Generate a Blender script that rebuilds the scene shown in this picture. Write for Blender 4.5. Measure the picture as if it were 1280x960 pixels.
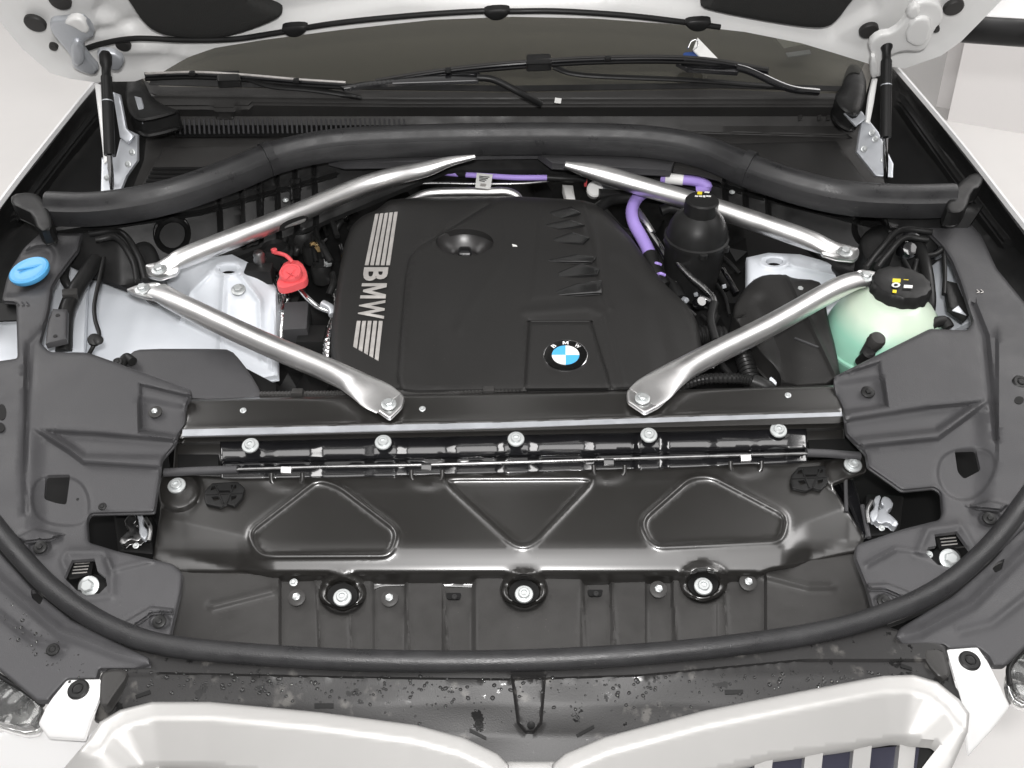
import bpy, bmesh, math, random
import numpy as np
from mathutils import Vector, Matrix
from mathutils.geometry import delaunay_2d_cdt
random.seed(7); rng = np.random.default_rng(5)
for o in list(bpy.data.objects): bpy.data.objects.remove(o)
SC = bpy.context.scene; COL = SC.collection

# ------------------------------------------------------------------ camera, world, lights
PITCH = math.radians(42); F = 1150.0
CAM = np.array([0.0, -0.90, 1.93])
cd = bpy.data.cameras.new('camera'); cam = bpy.data.objects.new('camera', cd); COL.objects.link(cam)
cam.location = CAM; cam.rotation_euler = (math.pi/2-PITCH, 0, 0)
cd.sensor_width = 36; cd.lens = F/1280*36; cd.clip_end = 200; cd.clip_start = .02
SC.camera = cam
w = bpy.data.worlds.new('World'); SC.world = w; w.use_nodes = True
bg = w.node_tree.nodes['Background']; bg.inputs[0].default_value = (1.0, .985, .975, 1); bg.inputs[1].default_value = .27
def area(name, loc, rot, sx, sy, e, col=(1, .98, .97)):
    l = bpy.data.lights.new(name, 'AREA'); l.shape = 'RECTANGLE'; l.size = sx; l.size_y = sy; l.energy = e; l.color = col
    o = bpy.data.objects.new(name, l); COL.objects.link(o); o.location = loc; o.rotation_euler = [math.radians(a) for a in rot]
    return o
area('ceiling_light', (0, -.95, 3.75), (0, 0, 0), 3.2, 3.0, 84)
area('floor_fill_left', (-3.4, 2.2, 3.6), (0, 0, 0), 2.0, 4.0, 170)  # added fill with no visible source, brightens the floor on the left
area('floor_fill_right', (3.4, 2.2, 3.6), (0, 0, 0), 2.0, 4.0, 170)  # matching added fill for the floor on the right
area('camera_flash', (0.02, -.93, 2.10), (48, 0, 0), .10, .06, 30, (1, .985, .975))
SC.view_settings.view_transform = 'Standard'; SC.view_settings.look = 'None'
SC.view_settings.gamma = 1; SC.view_settings.exposure = -0.12
SC.render.engine = 'CYCLES'; SC.cycles.max_bounces = 6

# ------------------------------------------------------------------ helpers
CP, SP = math.cos(PITCH), math.sin(PITCH)
def rays(P):
    P = np.asarray(P, float).reshape(-1, 2)
    a = (P[:, 0]-640)/F; b = (480-P[:, 1])/F
    return np.stack([a, CP+b*SP, -SP+b*CP], 1)
def unproj(P, z):
    r = rays(P); t = (np.asarray(z)-CAM[2])/r[:, 2]
    return CAM+r*t[:, None]
def W(px, py, z): return Vector(unproj([(px, py)], z)[0])
def onplane(P, p0, n):
    r = rays(P); p0 = np.array(p0); n = np.array(n)
    t = ((p0-CAM)@n)/(r@n); return CAM+r*t[:, None]
def mpp(px, py, z):
    r = rays([(px, py)])[0]; return (z-CAM[2])/r[2]/F
def interp(xs):
    a = [x[0] for x in xs]; b = [x[1] for x in xs]
    return lambda v: np.interp(v, a, b)
def zy(*k): g = interp(k); return lambda P: g(P[:, 1])
def zx(*k): g = interp(k); return lambda P: g(P[:, 0])
def S(x): x = np.clip(x, 0, 1); return x*x*(3-2*x)
def dist(P, line, closed=False):
    L = np.array(line, float)
    if closed: L = np.vstack([L, L[:1]])
    best = np.full(len(P), 1e9)
    for a, b in zip(L[:-1], L[1:]):
        d = b-a; q = max(d@d, 1e-9)
        s = np.clip(((P-a)@d)/q, 0, 1)
        best = np.minimum(best, np.hypot(*(P-a-s[:, None]*d).T))
    return best
def inside(P, poly):
    L = np.array(poly, float); r = np.zeros(len(P), bool); j = len(L)-1
    for i in range(len(L)):
        xi, yi = L[i]; xj, yj = L[j]
        if yi != yj:
            r ^= ((yi > P[:, 1]) != (yj > P[:, 1])) & (P[:, 0] < (xj-xi)*(P[:, 1]-yi)/(yj-yi)+xi)
        j = i
    return r
REG = None
def reg(line, closed, offs):
    if REG is not None: REG.append((line, closed, offs))
def sd(P, poly): d = dist(P, poly, True); return np.where(inside(P, poly), -d, d)
def SS(P, poly, wd):
    reg(poly, True, [0, -.25*wd, -.5*wd, -.75*wd, -wd, -1.4*wd]); return S(-sd(P, poly)/wd)
def emb(P, poly, wd, h):
    reg(poly, True, [0, -.25*wd, -.5*wd, -.75*wd, -wd, -1.4*wd]); return h*S(-sd(P, poly)/wd)
def rim(P, poly, wd, h):
    reg(poly, True, [0, .5*wd, wd, 1.6*wd, -.5*wd, -wd, -1.6*wd]); return h*np.exp(-(dist(P, poly, True)/wd)**2)
def crease(P, line, wd, h):
    reg(line, False, [0, .5*wd, wd, 1.6*wd, -.5*wd, -wd, -1.6*wd]); return h*np.exp(-(dist(P, line)/wd)**2)
def ell(cx, cy, rx, ry, n=28, a0=0): return [(cx+rx*math.cos(a0+2*math.pi*i/n), cy+ry*math.sin(a0+2*math.pi*i/n)) for i in range(n)]
def chaikin(p, it=2, closed=True):
    for _ in range(it):
        q = []; n = len(p)
        for i in range(n if closed else n-1):
            a, b = p[i], p[(i+1) % n]
            q += [tuple(a[k]*.75+b[k]*.25 for k in range(len(a))), tuple(a[k]*.25+b[k]*.75 for k in range(len(a)))]
        if not closed: q = [p[0]]+q+[p[-1]]
        p = q
    return p
def rc(p, r, n=4):            # round every corner by r px
    o = []; m = len(p)
    for i in range(m):
        a, b, c = np.array(p[i-1], float), np.array(p[i], float), np.array(p[(i+1) % m], float)
        u = a-b; v = c-b; lu = np.linalg.norm(u); lv = np.linalg.norm(v); q = min(r, lu*.45, lv*.45)
        s = b+u/lu*q; e = b+v/lv*q
        for k in range(n+1):
            t = k/n; o.append(tuple((1-t)**2*s+2*t*(1-t)*b+t*t*e))
    return o
def resamp(p, step, closed=True):
    L = [np.array(q, float) for q in p]
    if closed: L.append(L[0])
    o = []
    for a, b in zip(L[:-1], L[1:]):
        d = np.linalg.norm(b-a)
        if d < .4: continue
        n = max(1, int(round(d/step)))
        for k in range(n): o.append(tuple(a+(b-a)*k/n))
    if not closed: o.append(tuple(L[-1]))
    return o

MATS = {}
def mat(name, col, rough=.5, metal=0, bump=0, bscale=400, var=0, vscale=8, coat=0, spec=.5, emit=0, trans=0, alpha=1, speck=0, sss=0, coatr=.05, aniso=0):
    m = bpy.data.materials.new(name); m.use_nodes = True; nt = m.node_tree; N = nt.nodes; b = N['Principled BSDF']
    c4 = (*col, 1) if len(col) == 3 else col
    b.inputs['Base Color'].default_value = c4; b.inputs['Roughness'].default_value = rough; b.inputs['Metallic'].default_value = metal
    b.inputs['Coat Weight'].default_value = coat; b.inputs['Coat Roughness'].default_value = coatr
    b.inputs['Specular IOR Level'].default_value = spec
    if trans: b.inputs['Transmission Weight'].default_value = trans
    if alpha < 1: b.inputs['Alpha'].default_value = alpha
    if sss: b.inputs['Subsurface Weight'].default_value = sss; b.inputs['Subsurface Radius'].default_value = (.03, .04, .03)
    if emit: b.inputs['Emission Color'].default_value = c4; b.inputs['Emission Strength'].default_value = emit
    if aniso: b.inputs['Anisotropic'].default_value = aniso
    tc = N.new('ShaderNodeTexCoord'); L = nt.links
    if var or speck:
        n1 = N.new('ShaderNodeTexNoise'); n1.inputs['Scale'].default_value = vscale; n1.inputs['Detail'].default_value = 6; n1.inputs['Roughness'].default_value = .65
        L.new(tc.outputs['Object'], n1.inputs['Vector'])
        mr = N.new('ShaderNodeMapRange'); mr.inputs[1].default_value = .3; mr.inputs[2].default_value = .7
        mr.inputs[3].default_value = rough-var*.5; mr.inputs[4].default_value = rough+var*.5
        L.new(n1.outputs[0], mr.inputs[0]); L.new(mr.outputs[0], b.inputs['Roughness'])
        mx = N.new('ShaderNodeMixRGB'); mx.inputs[1].default_value = tuple(c*(1-.35*var) for c in c4[:3])+(1,)
        mx.inputs[2].default_value = tuple(min(1, c*(1+.35*var)+.004*var) for c in c4[:3])+(1,)
        L.new(mr.outputs[0], mx.inputs[0]); mr2 = N.new('ShaderNodeMapRange'); mr2.inputs[1].default_value = .3; mr2.inputs[2].default_value = .7
        L.new(n1.outputs[0], mr2.inputs[0]); L.new(mr2.outputs[0], mx.inputs[0]); last = mx
        if speck:
            n2 = N.new('ShaderNodeTexVoronoi'); n2.inputs['Scale'].default_value = 170; L.new(tc.outputs['Object'], n2.inputs['Vector'])
            n3 = N.new('ShaderNodeTexNoise'); n3.inputs['Scale'].default_value = 30; L.new(tc.outputs['Object'], n3.inputs['Vector'])
            r1 = N.new('ShaderNodeMapRange'); r1.inputs[1].default_value = .10; r1.inputs[2].default_value = .04; L.new(n2.outputs['Distance'], r1.inputs[0])
            r2 = N.new('ShaderNodeMapRange'); r2.inputs[1].default_value = .58; r2.inputs[2].default_value = .68; L.new(n3.outputs[0], r2.inputs[0])
            mu = N.new('ShaderNodeMath'); mu.operation = 'MULTIPLY'; L.new(r1.outputs[0], mu.inputs[0]); L.new(r2.outputs[0], mu.inputs[1])
            mv = N.new('ShaderNodeMath'); mv.operation = 'MULTIPLY'; mv.inputs[1].default_value = speck; L.new(mu.outputs[0], mv.inputs[0])
            m3 = N.new('ShaderNodeMixRGB'); m3.inputs[2].default_value = (.35, .33, .3, 1); L.new(mx.outputs[0], m3.inputs[1]); L.new(mv.outputs[0], m3.inputs[0]); last = m3
        L.new(last.outputs[0], b.inputs['Base Color'])
    if bump:
        nb = N.new('ShaderNodeTexNoise'); nb.inputs['Scale'].default_value = bscale; nb.inputs['Detail'].default_value = 3
        L.new(tc.outputs['Object'], nb.inputs['Vector'])
        bp = N.new('ShaderNodeBump'); bp.inputs['Strength'].default_value = bump; bp.inputs['Distance'].default_value = .002
        L.new(nb.outputs[0], bp.inputs['Height']); L.new(bp.outputs[0], b.inputs['Normal'])
    MATS[name] = m; return m

M = {}
M['trim'] = mat('trim_plastic', (.052, .0515, .054), .48, spec=.3, bump=.2, bscale=800, var=.35, vscale=10, speck=.25)
M['cover'] = mat('cover_plastic', (.020, .0195, .019), .50, spec=.22, bump=.10, bscale=1100, var=.15, vscale=6, speck=.3)
M['duct'] = mat('duct_plastic', (.035, .034, .033), .45, spec=.22, bump=.10, bscale=800, var=.3, vscale=14, speck=.25)
M['black'] = mat('black_plastic', (.013, .013, .013), .42, spec=.22, bump=.08, bscale=600, var=.3, vscale=20)
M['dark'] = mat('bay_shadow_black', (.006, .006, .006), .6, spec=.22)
M['rubber'] = mat('seal_rubber', (.020, .020, .021), .38, spec=.42, bump=.25, bscale=700, var=.3, vscale=25, speck=.5)
M['gloss'] = mat('gloss_black_steel', (.012, .0112, .0102), .33, bump=0, var=.05, vscale=5, coat=.6, coatr=.2, spec=1.0, speck=.3)
M['gloss2'] = mat('gloss_black_bracket', (.007, .007, .008), .18, coat=1, coatr=.07, spec=.9)
M['alu'] = mat('brushed_aluminium', (.82, .815, .81), .38, metal=1, var=.10, vscale=18, bump=.012, bscale=1500)
M['zinc'] = mat('zinc_bolt', (.50, .52, .52), .42, metal=.65, var=.2, vscale=200)
M['chrome'] = mat('chrome', (.85, .85, .86), .10, metal=1)
M['steel'] = mat('dull_steel', (.30, .30, .30), .35, metal=1, var=.3, vscale=60)
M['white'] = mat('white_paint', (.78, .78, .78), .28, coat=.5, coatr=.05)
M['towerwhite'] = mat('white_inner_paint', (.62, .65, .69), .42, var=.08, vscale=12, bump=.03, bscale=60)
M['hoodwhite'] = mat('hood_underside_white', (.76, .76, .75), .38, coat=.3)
M['satin'] = mat('satin_aluminium_grille', (.42, .415, .405), .36, metal=.35, coat=.2, var=.05, vscale=8)
M['pad'] = mat('hood_felt', (.018, .018, .017), .9, bump=.5, bscale=500)
M['blue'] = mat('blue_cap', (.09, .36, .66), .40, bump=.05)
M['red'] = mat('red_cap', (.72, .10, .11), .42, bump=.05)
M['purple'] = mat('purple_sleeve', (.36, .26, .66), .6, bump=.3, bscale=900)
M['paper'] = mat('sticker', (.75, .75, .73), .5)
M['ink'] = mat('ink', (.03, .03, .03), .5)
M['yellow'] = mat('yellow_print', (.75, .60, .02), .5)
M['print'] = mat('silver_print', (.50, .48, .46), .42, metal=.4, var=.3, vscale=60)
M['badgeblue'] = mat('roundel_blue', (.08, .40, .74), .2, coat=.6)
M['badgewhite'] = mat('roundel_white', (.8, .8, .8), .2, coat=.6)
M['badgeblack'] = mat('roundel_black', (.006, .006, .006), .15, coat=.6)
M['tank'] = mat('tank_translucent', (.60, .70, .58), .35, sss=.35, coat=.2, var=.1, vscale=9)
M['finm'] = mat('fin_plastic', (.012, .012, .012), .26, spec=.6)
M['glassy'] = mat('headlamp_glass', (.92, .93, .92), .03, trans=.95, coat=.5)
M['foil'] = mat('crinkled_foil', (.75, .75, .75), .16, metal=1, bump=1.0, bscale=70)
M['galv'] = mat('galvanised_hinge', (.50, .52, .55), .38, metal=.5, var=.2, vscale=30)
M['dash'] = mat('dashboard_taupe', (.165, .155, .14), .7, bump=.2, bscale=500)
M['floor'] = mat('showroom_floor', (.66, .645, .63), .45, var=.12, vscale=.8)
M['wall'] = mat('showroom_wall', (.76, .74, .73), .6, var=.05, vscale=1)
M['water'] = mat('water_drop', (.018, .018, .018), .06, spec=.6)
# coolant level gradient inside the tank: green liquid below, milky plastic above
def tank_mat(zl):
    m = M['tank']; nt = m.node_tree; N = nt.nodes; L = nt.links; b = N['Principled BSDF']
    g = N.new('ShaderNodeNewGeometry'); s = N.new('ShaderNodeSeparateXYZ'); L.new(g.outputs['Position'], s.inputs[0])
    r = N.new('ShaderNodeMapRange'); r.inputs[1].default_value = zl-.012; r.inputs[2].default_value = zl+.022; L.new(s.outputs[2], r.inputs[0])
    x = N.new('ShaderNodeMixRGB'); x.inputs[1].default_value = (.30, .58, .45, 1); x.inputs[2].default_value = (.56, .66, .54, 1)
    L.new(r.outputs[0], x.inputs[0]); L.new(x.outputs[0], b.inputs['Base Color'])
tank_mat(.922)
# windscreen glass: tinted see-through with a glossy face
def glass_mat():
    m = bpy.data.materials.new('windscreen_glass'); m.use_nodes = True; N = m.node_tree.nodes; L = m.node_tree.links; N.clear()
    o = N.new('ShaderNodeOutputMaterial'); t = N.new('ShaderNodeBsdfTransparent'); t.inputs[0].default_value = (.80, .80, .77, 1)
    g = N.new('ShaderNodeBsdfGlossy'); g.inputs['Roughness'].default_value = .02
    f = N.new('ShaderNodeFresnel'); f.inputs[0].default_value = 1.5
    x = N.new('ShaderNodeMixShader'); L.new(f.outputs[0], x.inputs[0]); L.new(t.outputs[0], x.inputs[1]); L.new(g.outputs[0], x.inputs[2]); L.new(x.outputs[0], o.inputs[0])
    return m
M['glass'] = glass_mat()
# wet front trim: dried water marks and wet patches on dull plastic
def wet_mat():
    m = mat('wet_trim_plastic', (.018, .0175, .0175), .45, spec=.3, bump=.1, bscale=700); nt = m.node_tree; N = nt.nodes; L = nt.links; b = N['Principled BSDF']
    tc = N.new('ShaderNodeTexCoord')
    v = N.new('ShaderNodeTexVoronoi'); v.inputs['Scale'].default_value = 38; v.inputs['Randomness'].default_value = 1
    nz = N.new('ShaderNodeTexNoise'); nz.inputs['Scale'].default_value = 60; nz.inputs['Detail'].default_value = 4
    vm = N.new('ShaderNodeVectorMath'); vm.operation = 'MULTIPLY_ADD'; vm.inputs[1].default_value = (.02, .02, .02)
    L.new(tc.outputs['Object'], nz.inputs['Vector']); L.new(nz.outputs[1], vm.inputs[0]); L.new(tc.outputs['Object'], vm.inputs[2]); L.new(vm.outputs[0], v.inputs['Vector'])
    n2 = N.new('ShaderNodeTexNoise'); n2.inputs['Scale'].default_value = 42; n2.inputs['Detail'].default_value = 6; n2.inputs['Roughness'].default_value = .62; L.new(tc.outputs['Object'], n2.inputs['Vector'])
    r1 = N.new('ShaderNodeMapRange'); r1.inputs[1].default_value = .40; r1.inputs[2].default_value = .18; L.new(v.outputs['Distance'], r1.inputs[0])
    r2 = N.new('ShaderNodeMapRange'); r2.inputs[1].default_value = .50; r2.inputs[2].default_value = .60; L.new(n2.outputs[0], r2.inputs[0])
    mu = N.new('ShaderNodeMath'); mu.operation = 'MULTIPLY'; L.new(r1.outputs[0], mu.inputs[0]); L.new(r2.outputs[0], mu.inputs[1])
    x = N.new('ShaderNodeMixRGB'); x.inputs[1].default_value = (.018, .0175, .0175, 1); x.inputs[2].default_value = (.07, .067, .063, 1)
    L.new(mu.outputs[0], x.inputs[0])
    r3 = N.new('ShaderNodeMapRange'); r3.inputs[1].default_value = .39; r3.inputs[2].default_value = .36; L.new(n2.outputs[0], r3.inputs[0])
    y = N.new('ShaderNodeMixRGB'); y.inputs[2].default_value = (.009, .009, .009, 1); L.new(x.outputs[0], y.inputs[1]); L.new(r3.outputs[0], y.inputs[0])
    L.new(y.outputs[0], b.inputs['Base Color'])
    r4 = N.new('ShaderNodeMapRange'); r4.inputs[3].default_value = .45; r4.inputs[4].default_value = .08; L.new(r3.outputs[0], r4.inputs[0]); L.new(r4.outputs[0], b.inputs['Roughness'])
    return m
M['wet'] = wet_mat()

def rootloc(p):
    while p is not None and p.parent is not None: p = p.parent
    return Vector(p.location) if p is not None else Vector((0, 0, 0))
def label(o, lab=None, cat=None, group=None, kind=None):
    if lab: o['label'] = lab
    if cat: o['category'] = cat
    if group: o['group'] = group
    if kind: o['kind'] = kind
    return o
def thing(name, lab, cat, loc, group=None):
    o = bpy.data.objects.new(name, None); o.empty_display_size = .02; COL.objects.link(o); o.location = loc
    return label(o, lab, cat, group)
def sub(name, lab, loc=None):
    o = bpy.data.objects.new(name, None); o.empty_display_size = .02; COL.objects.link(o); o.parent = car
    return label(o, lab)
def link(name, me, m, parent, smooth=True, angle=38):
    if m is not None: me.materials.clear(); me.materials.append(m)
    o = bpy.data.objects.new(name, me); COL.objects.link(o)
    if smooth:
        me.polygons.foreach_set('use_smooth', [True]*len(me.polygons)); me.set_sharp_from_angle(angle=math.radians(angle))
    if parent is not None: o.parent = parent
    return o
def mesh(name, V, Fc, m, parent=None, smooth=True, angle=38):
    r = rootloc(parent); V = [tuple(Vector(v)-r) for v in V]
    me = bpy.data.meshes.new(name); me.from_pydata(V, [], [list(map(int, f)) for f in Fc]); me.update()
    return link(name, me, m, parent, smooth, angle)

def sheet(name, out, z, m, parent, holes=(), step=6, t=.003, rnd=0, rw=4.5, relief=None, plane=None, low=(0, 0, -1), edge=None, angle=38):
    """solid sheet whose outline is given in photograph pixels and height z in metres"""
    out = resamp(out, edge or max(step*.9, 3)); holes = [resamp(h, max(step*.7, 2.5)) for h in holes]
    loops = [out]+list(holes)
    pts = []; edges = []
    for lp in loops:
        k = len(pts); pts += lp; n = len(lp); edges += [(k+i, k+(i+1) % n) for i in range(n)]
    extra = []
    if rnd:
        O = np.array(out); nx = np.roll(O, -1, 0)-np.roll(O, 1, 0); ln = np.hypot(nx[:, 0], nx[:, 1])+1e-9
        nn = np.stack([-nx[:, 1], nx[:, 0]], 1)/ln[:, None]
        for dd in (rw*.25, rw*.6, rw*1.05):
            for sg in (1, -1):
                q = O+nn*dd*sg; ok = inside(q, out); q = q[ok]
                if len(q): q = q[dist(q, out, True) > dd*.9]; extra.append(q)
    A = np.array(out); x0, y0 = A.min(0); x1, y1 = A.max(0)
    gx = np.arange(x0, x1+step, step); gy = np.arange(y0, y1+step, step*.87)
    G = np.array([(x+(step/2 if j % 2 else 0), y) for j, y in enumerate(gy) for x in gx])
    G = G[inside(G, out)]
    if len(G): G = G[dist(G, out, True) > (rw*1.3 if rnd else step*.45)]
    for h in holes:
        if len(G): G = G[(sd(G, h) > step*.4)]
    if len(G): extra.append(G)
    global REG
    REG = []
    if relief is not None: relief(A)
    if callable(z): z(A)
    lines, REG = REG, None
    occ = set(); cs = 1.5; sp_ = max(2.2, step*.75)
    rp_ = []
    for (ln, cl, offs) in lines:
        Lp = np.array(resamp(ln, sp_, cl), float)
        if len(Lp) < 2: continue
        nx = (np.roll(Lp, -1, 0)-np.roll(Lp, 1, 0)) if cl else np.gradient(Lp, axis=0)
        nn = np.stack([-nx[:, 1], nx[:, 0]], 1)/(np.hypot(nx[:, 0], nx[:, 1])+1e-9)[:, None]
        if cl:                                             # make the normal point outward
            if not (sd(Lp+nn*.5, ln) > 0).mean() > .5: nn = -nn
        for o_ in offs: rp_.append(Lp+nn*o_)
    near = set()
    if rp_:
        Q = np.vstack(rp_); Q = Q[inside(Q, out)]
        if len(Q): Q = Q[dist(Q, out, True) > (rw*1.1 if rnd else 1.2)]
        for h in holes:
            if len(Q): Q = Q[sd(Q, h) > 1.2]
        keep = []
        for q in Q:
            k = (int(q[0]//cs), int(q[1]//cs))
            if k in occ: continue
            occ.add(k); keep.append(q)
        g_ = step*.5
        for q in keep:
            i0, j0 = int(q[0]//g_), int(q[1]//g_)
            for i in (-1, 0, 1):
                for j in (-1, 0, 1): near.add((i0+i, j0+j))
        if len(G): G = np.array([q for q in G if (int(q[0]//g_), int(q[1]//g_)) not in near]).reshape(-1, 2)
        extra = [e for e in extra[:-1]]+[G] if len(extra) and len(G) else extra
        extra.append(np.array(keep).reshape(-1, 2))
    for e in extra: pts += [tuple(q) for q in e]
    co, ed, fc, *_ = delaunay_2d_cdt([Vector((p[0], -p[1])) for p in pts], edges, [], 1, 1e-4)
    P = np.array([(c[0], -c[1]) for c in co]); fc = [list(f) for f in fc]
    if holes:
        C = np.array([P[f].mean(0) for f in fc]); keep = np.ones(len(fc), bool)
        for h in holes: keep &= ~inside(C, h)
        fc = [f for f, k in zip(fc, keep) if k]
    if plane is not None: X = onplane(P, *plane)
    elif callable(z): X = unproj(P, z(P))
    else: X = unproj(P, np.full(len(P), float(z)))
    dz = np.zeros(len(P))
    if relief is not None: dz += relief(P)
    if rnd:
        d = np.clip(dist(P, out, True)/rw, 0, 1); dz -= rnd*(1-np.sqrt(np.clip(1-(1-d)**2, 0, 1)))
    if plane is not None: X = X+np.array(plane[1])*dz[:, None]
    elif np.any(dz): 
        zz = X[:, 2]+dz; X = unproj(P, zz)
    lowv = np.array(low, float)*t; n = len(P)
    V = np.vstack([X, X+lowv]); Fc = list(fc)+[[a+n for a in reversed(f)] for f in fc]
    cnt = {}
    for f in fc:
        for a, b in zip(f, f[1:]+f[:1]): cnt[(a, b)] = 1
    for (a, b) in cnt:
        if (b, a) not in cnt: Fc.append([a, a+n, b+n, b])
    return mesh(name, V, Fc, m, parent, angle=angle)

def catmull(P, per=8, closed=False):
    P = [np.array(p, float) for p in P]; o = []; n = len(P)
    for i in range(n-1):
        p0 = P[i-1] if i else 2*P[0]-P[1]; p1 = P[i]; p2 = P[i+1]; p3 = P[i+2] if i+2 < n else 2*P[-1]-P[-2]
        for k in range(per):
            t = k/per
            o.append(.5*(2*p1+(p2-p0)*t+(2*p0-5*p1+4*p2-p3)*t*t+(3*p1-p0-3*p2+p3)*t**3))
    o.append(P[-1]); return o
def circ(n=12): return [(math.cos(2*math.pi*i/n), math.sin(2*math.pi*i/n)) for i in range(n)]
def sweep(name, pts, m, parent=None, r=.01, sec=None, per=8, up=(0, 0, 1), px=True, ring=None, cap=True, angle=38, smooth=True):
    """pts: (px,py,z[,scale or (su,sv)]) ; sec: unit section"""
    sec = sec or circ(12); X = [W(*p[:3]) if px else Vector(p[:3]) for p in pts]
    sc = [(p[3] if len(p) > 3 else 1) for p in pts]; sc = [(s, s) if not isinstance(s, (tuple, list)) else s for s in sc]
    Q = [np.array([*x, *s]) for x, s in zip(X, sc)]
    Q = catmull(Q, per) if per > 1 else Q
    V = []; Fc = []; n = len(sec); U = Vector(up); N = len(Q)
    for i, q in enumerate(Q):
        a = Vector(Q[max(i-1, 0)][:3]); b = Vector(Q[min(i+1, N-1)][:3]); T = (b-a).normalized()
        sd_ = T.cross(U)
        if sd_.length < 1e-4: sd_ = T.cross(Vector((0, 1, 0)))
        sd_.normalize(); nn = sd_.cross(T)
        k = r*(ring(i, N) if ring else 1)
        for (u, v) in sec: V.append(Vector(q[:3])+sd_*(u*k*q[3])+nn*(v*k*q[4]))
    for i in range(N-1):
        for j in range(n):
            a = i*n+j; b = i*n+(j+1) % n; Fc.append([a, b, b+n, a+n])
    if cap: Fc.append(list(reversed(range(n)))); Fc.append([(N-1)*n+j for j in range(n)])
    o = mesh(name, V, Fc, m, parent, smooth, angle)
    fixn(o.data)
    return o
def fixn(me):
    bm = bmesh.new(); bm.from_mesh(me); bmesh.ops.recalc_face_normals(bm, faces=bm.faces); bm.to_mesh(me); bm.free()
def lathe(name, loc, prof, m, parent=None, n=32, nrm=(0, 0, 1), wob=None, angle=38):
    """prof: (radius, height) bottom to top"""
    R = Vector(nrm).to_track_quat('Z', 'Y').to_matrix(); V = []; Fc = []
    for (r, h) in prof:
        for i in range(n):
            a = 2*math.pi*i/n; k = wob(a, r, h) if wob else 1
            V.append(Vector(loc)+R@Vector((r*k*math.cos(a), r*k*math.sin(a), h)))
    for j in range(len(prof)-1):
        for i in range(n):
            a = j*n+i; b = j*n+(i+1) % n; Fc.append([a, b, b+n, a+n])
    Fc.append(list(reversed(range(n)))); Fc.append([(len(prof)-1)*n+i for i in range(n)])
    return mesh(name, V, Fc, m, parent, angle=angle)
def box(name, c, s, m, parent=None, rot=(0, 0, 0), bev=.002):
    bm = bmesh.new(); bmesh.ops.create_cube(bm, size=1)
    bmesh.ops.scale(bm, vec=s, verts=bm.verts)
    if bev: bmesh.ops.bevel(bm, geom=bm.edges[:], offset=min(bev, min(s)*.3), segments=2, affect='EDGES', profile=.6)
    R = Matrix.Rotation(math.radians(rot[2]), 4, 'Z')@Matrix.Rotation(math.radians(rot[1]), 4, 'Y')@Matrix.Rotation(math.radians(rot[0]), 4, 'X')
    bmesh.ops.transform(bm, matrix=Matrix.Translation(Vector(c)-rootloc(parent))@R, verts=bm.verts)
    me = bpy.data.meshes.new(name); bm.to_mesh(me); bm.free(); return link(name, me, m, parent)

# shared fastener meshes, unit radius
def unit(name, parts):
    V = []; Fc = []; mi = []
    for (n, prof, off, mk) in parts:
        k = len(V)
        for (r, h) in prof:
            for i in range(n):
                a = 2*math.pi*(i+off)/n; V.append((r*math.cos(a), r*math.sin(a), h))
        for j in range(len(prof)-1):
            for i in range(n):
                a = k+j*n+i; b = k+j*n+(i+1) % n; Fc.append([a, b, b+n, a+n]); mi.append(mk)
        Fc.append([k+(len(prof)-1)*n+i for i in range(n)]); mi.append(mk)
    me = bpy.data.meshes.new(name); me.from_pydata(V, [], Fc); me.update()
    me.polygons.foreach_set('material_index', mi); me.polygons.foreach_set('use_smooth', [True]*len(mi)); me.set_sharp_from_angle(angle=math.radians(35))
    return me
def fast(name, parts, ms):
    me = unit(name, parts)
    for x in ms: me.materials.append(M[x])
    return me
BOLT = fast('bolt', [(24, [(1, -.1), (1, .10), (.93, .17), (.62, .2)], 0, 0), (20, [(.62, .1), (.62, .42), (.54, .5), (.34, .5), (.30, .30), (.1, .26)], 0, 0)], ['zinc'])
FLANGE = fast('hexbolt', [(24, [(1, -.1), (1, .08), (.93, .13), (.6, .16)], 0, 0), (6, [(.62, .1), (.62, .50), (.50, .60), (.2, .60)], 0, 0)], ['zinc'])
SCREW = fast('screw', [(24, [(1, -.1), (1, .08), (.9, .16), (.5, .2)], 0, 0), (6, [(.48, .15), (.48, .42), (.38, .48), (.18, .48)], 0, 0)], ['black'])
SCREWG = fast('screwg', [(24, [(1, -.1), (1, .08), (.9, .14), (.5, .16)], 0, 1), (6, [(.46, .15), (.46, .42), (.36, .48), (.18, .40)], 0, 0)], ['zinc', 'duct'])
CLIP = fast('clip', [(24, [(1, -.1), (1, .1), (.85, .22), (.55, .20), (.5, .1)], 0, 0), (16, [(.42, .1), (.42, .24), (.3, .28), (.1, .24)], 0, 0)], ['black'])
def put(me, name, px, py, z, rpx, parent, nrm=(0, -.25, 1), lab=None):
    o = bpy.data.objects.new(name, me); COL.objects.link(o)
    o.location = W(px, py, z)-rootloc(parent); r = rpx*mpp(px, py, z); o.scale = (r, r, r)
    o.rotation_mode = 'QUATERNION'; o.rotation_quaternion = Vector(nrm).to_track_quat('Z', 'Y')@Matrix.Rotation(random.random()*6, 3, 'Z').to_quaternion()
    o.parent = parent
    if lab: o['label'] = lab
    return o
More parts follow.
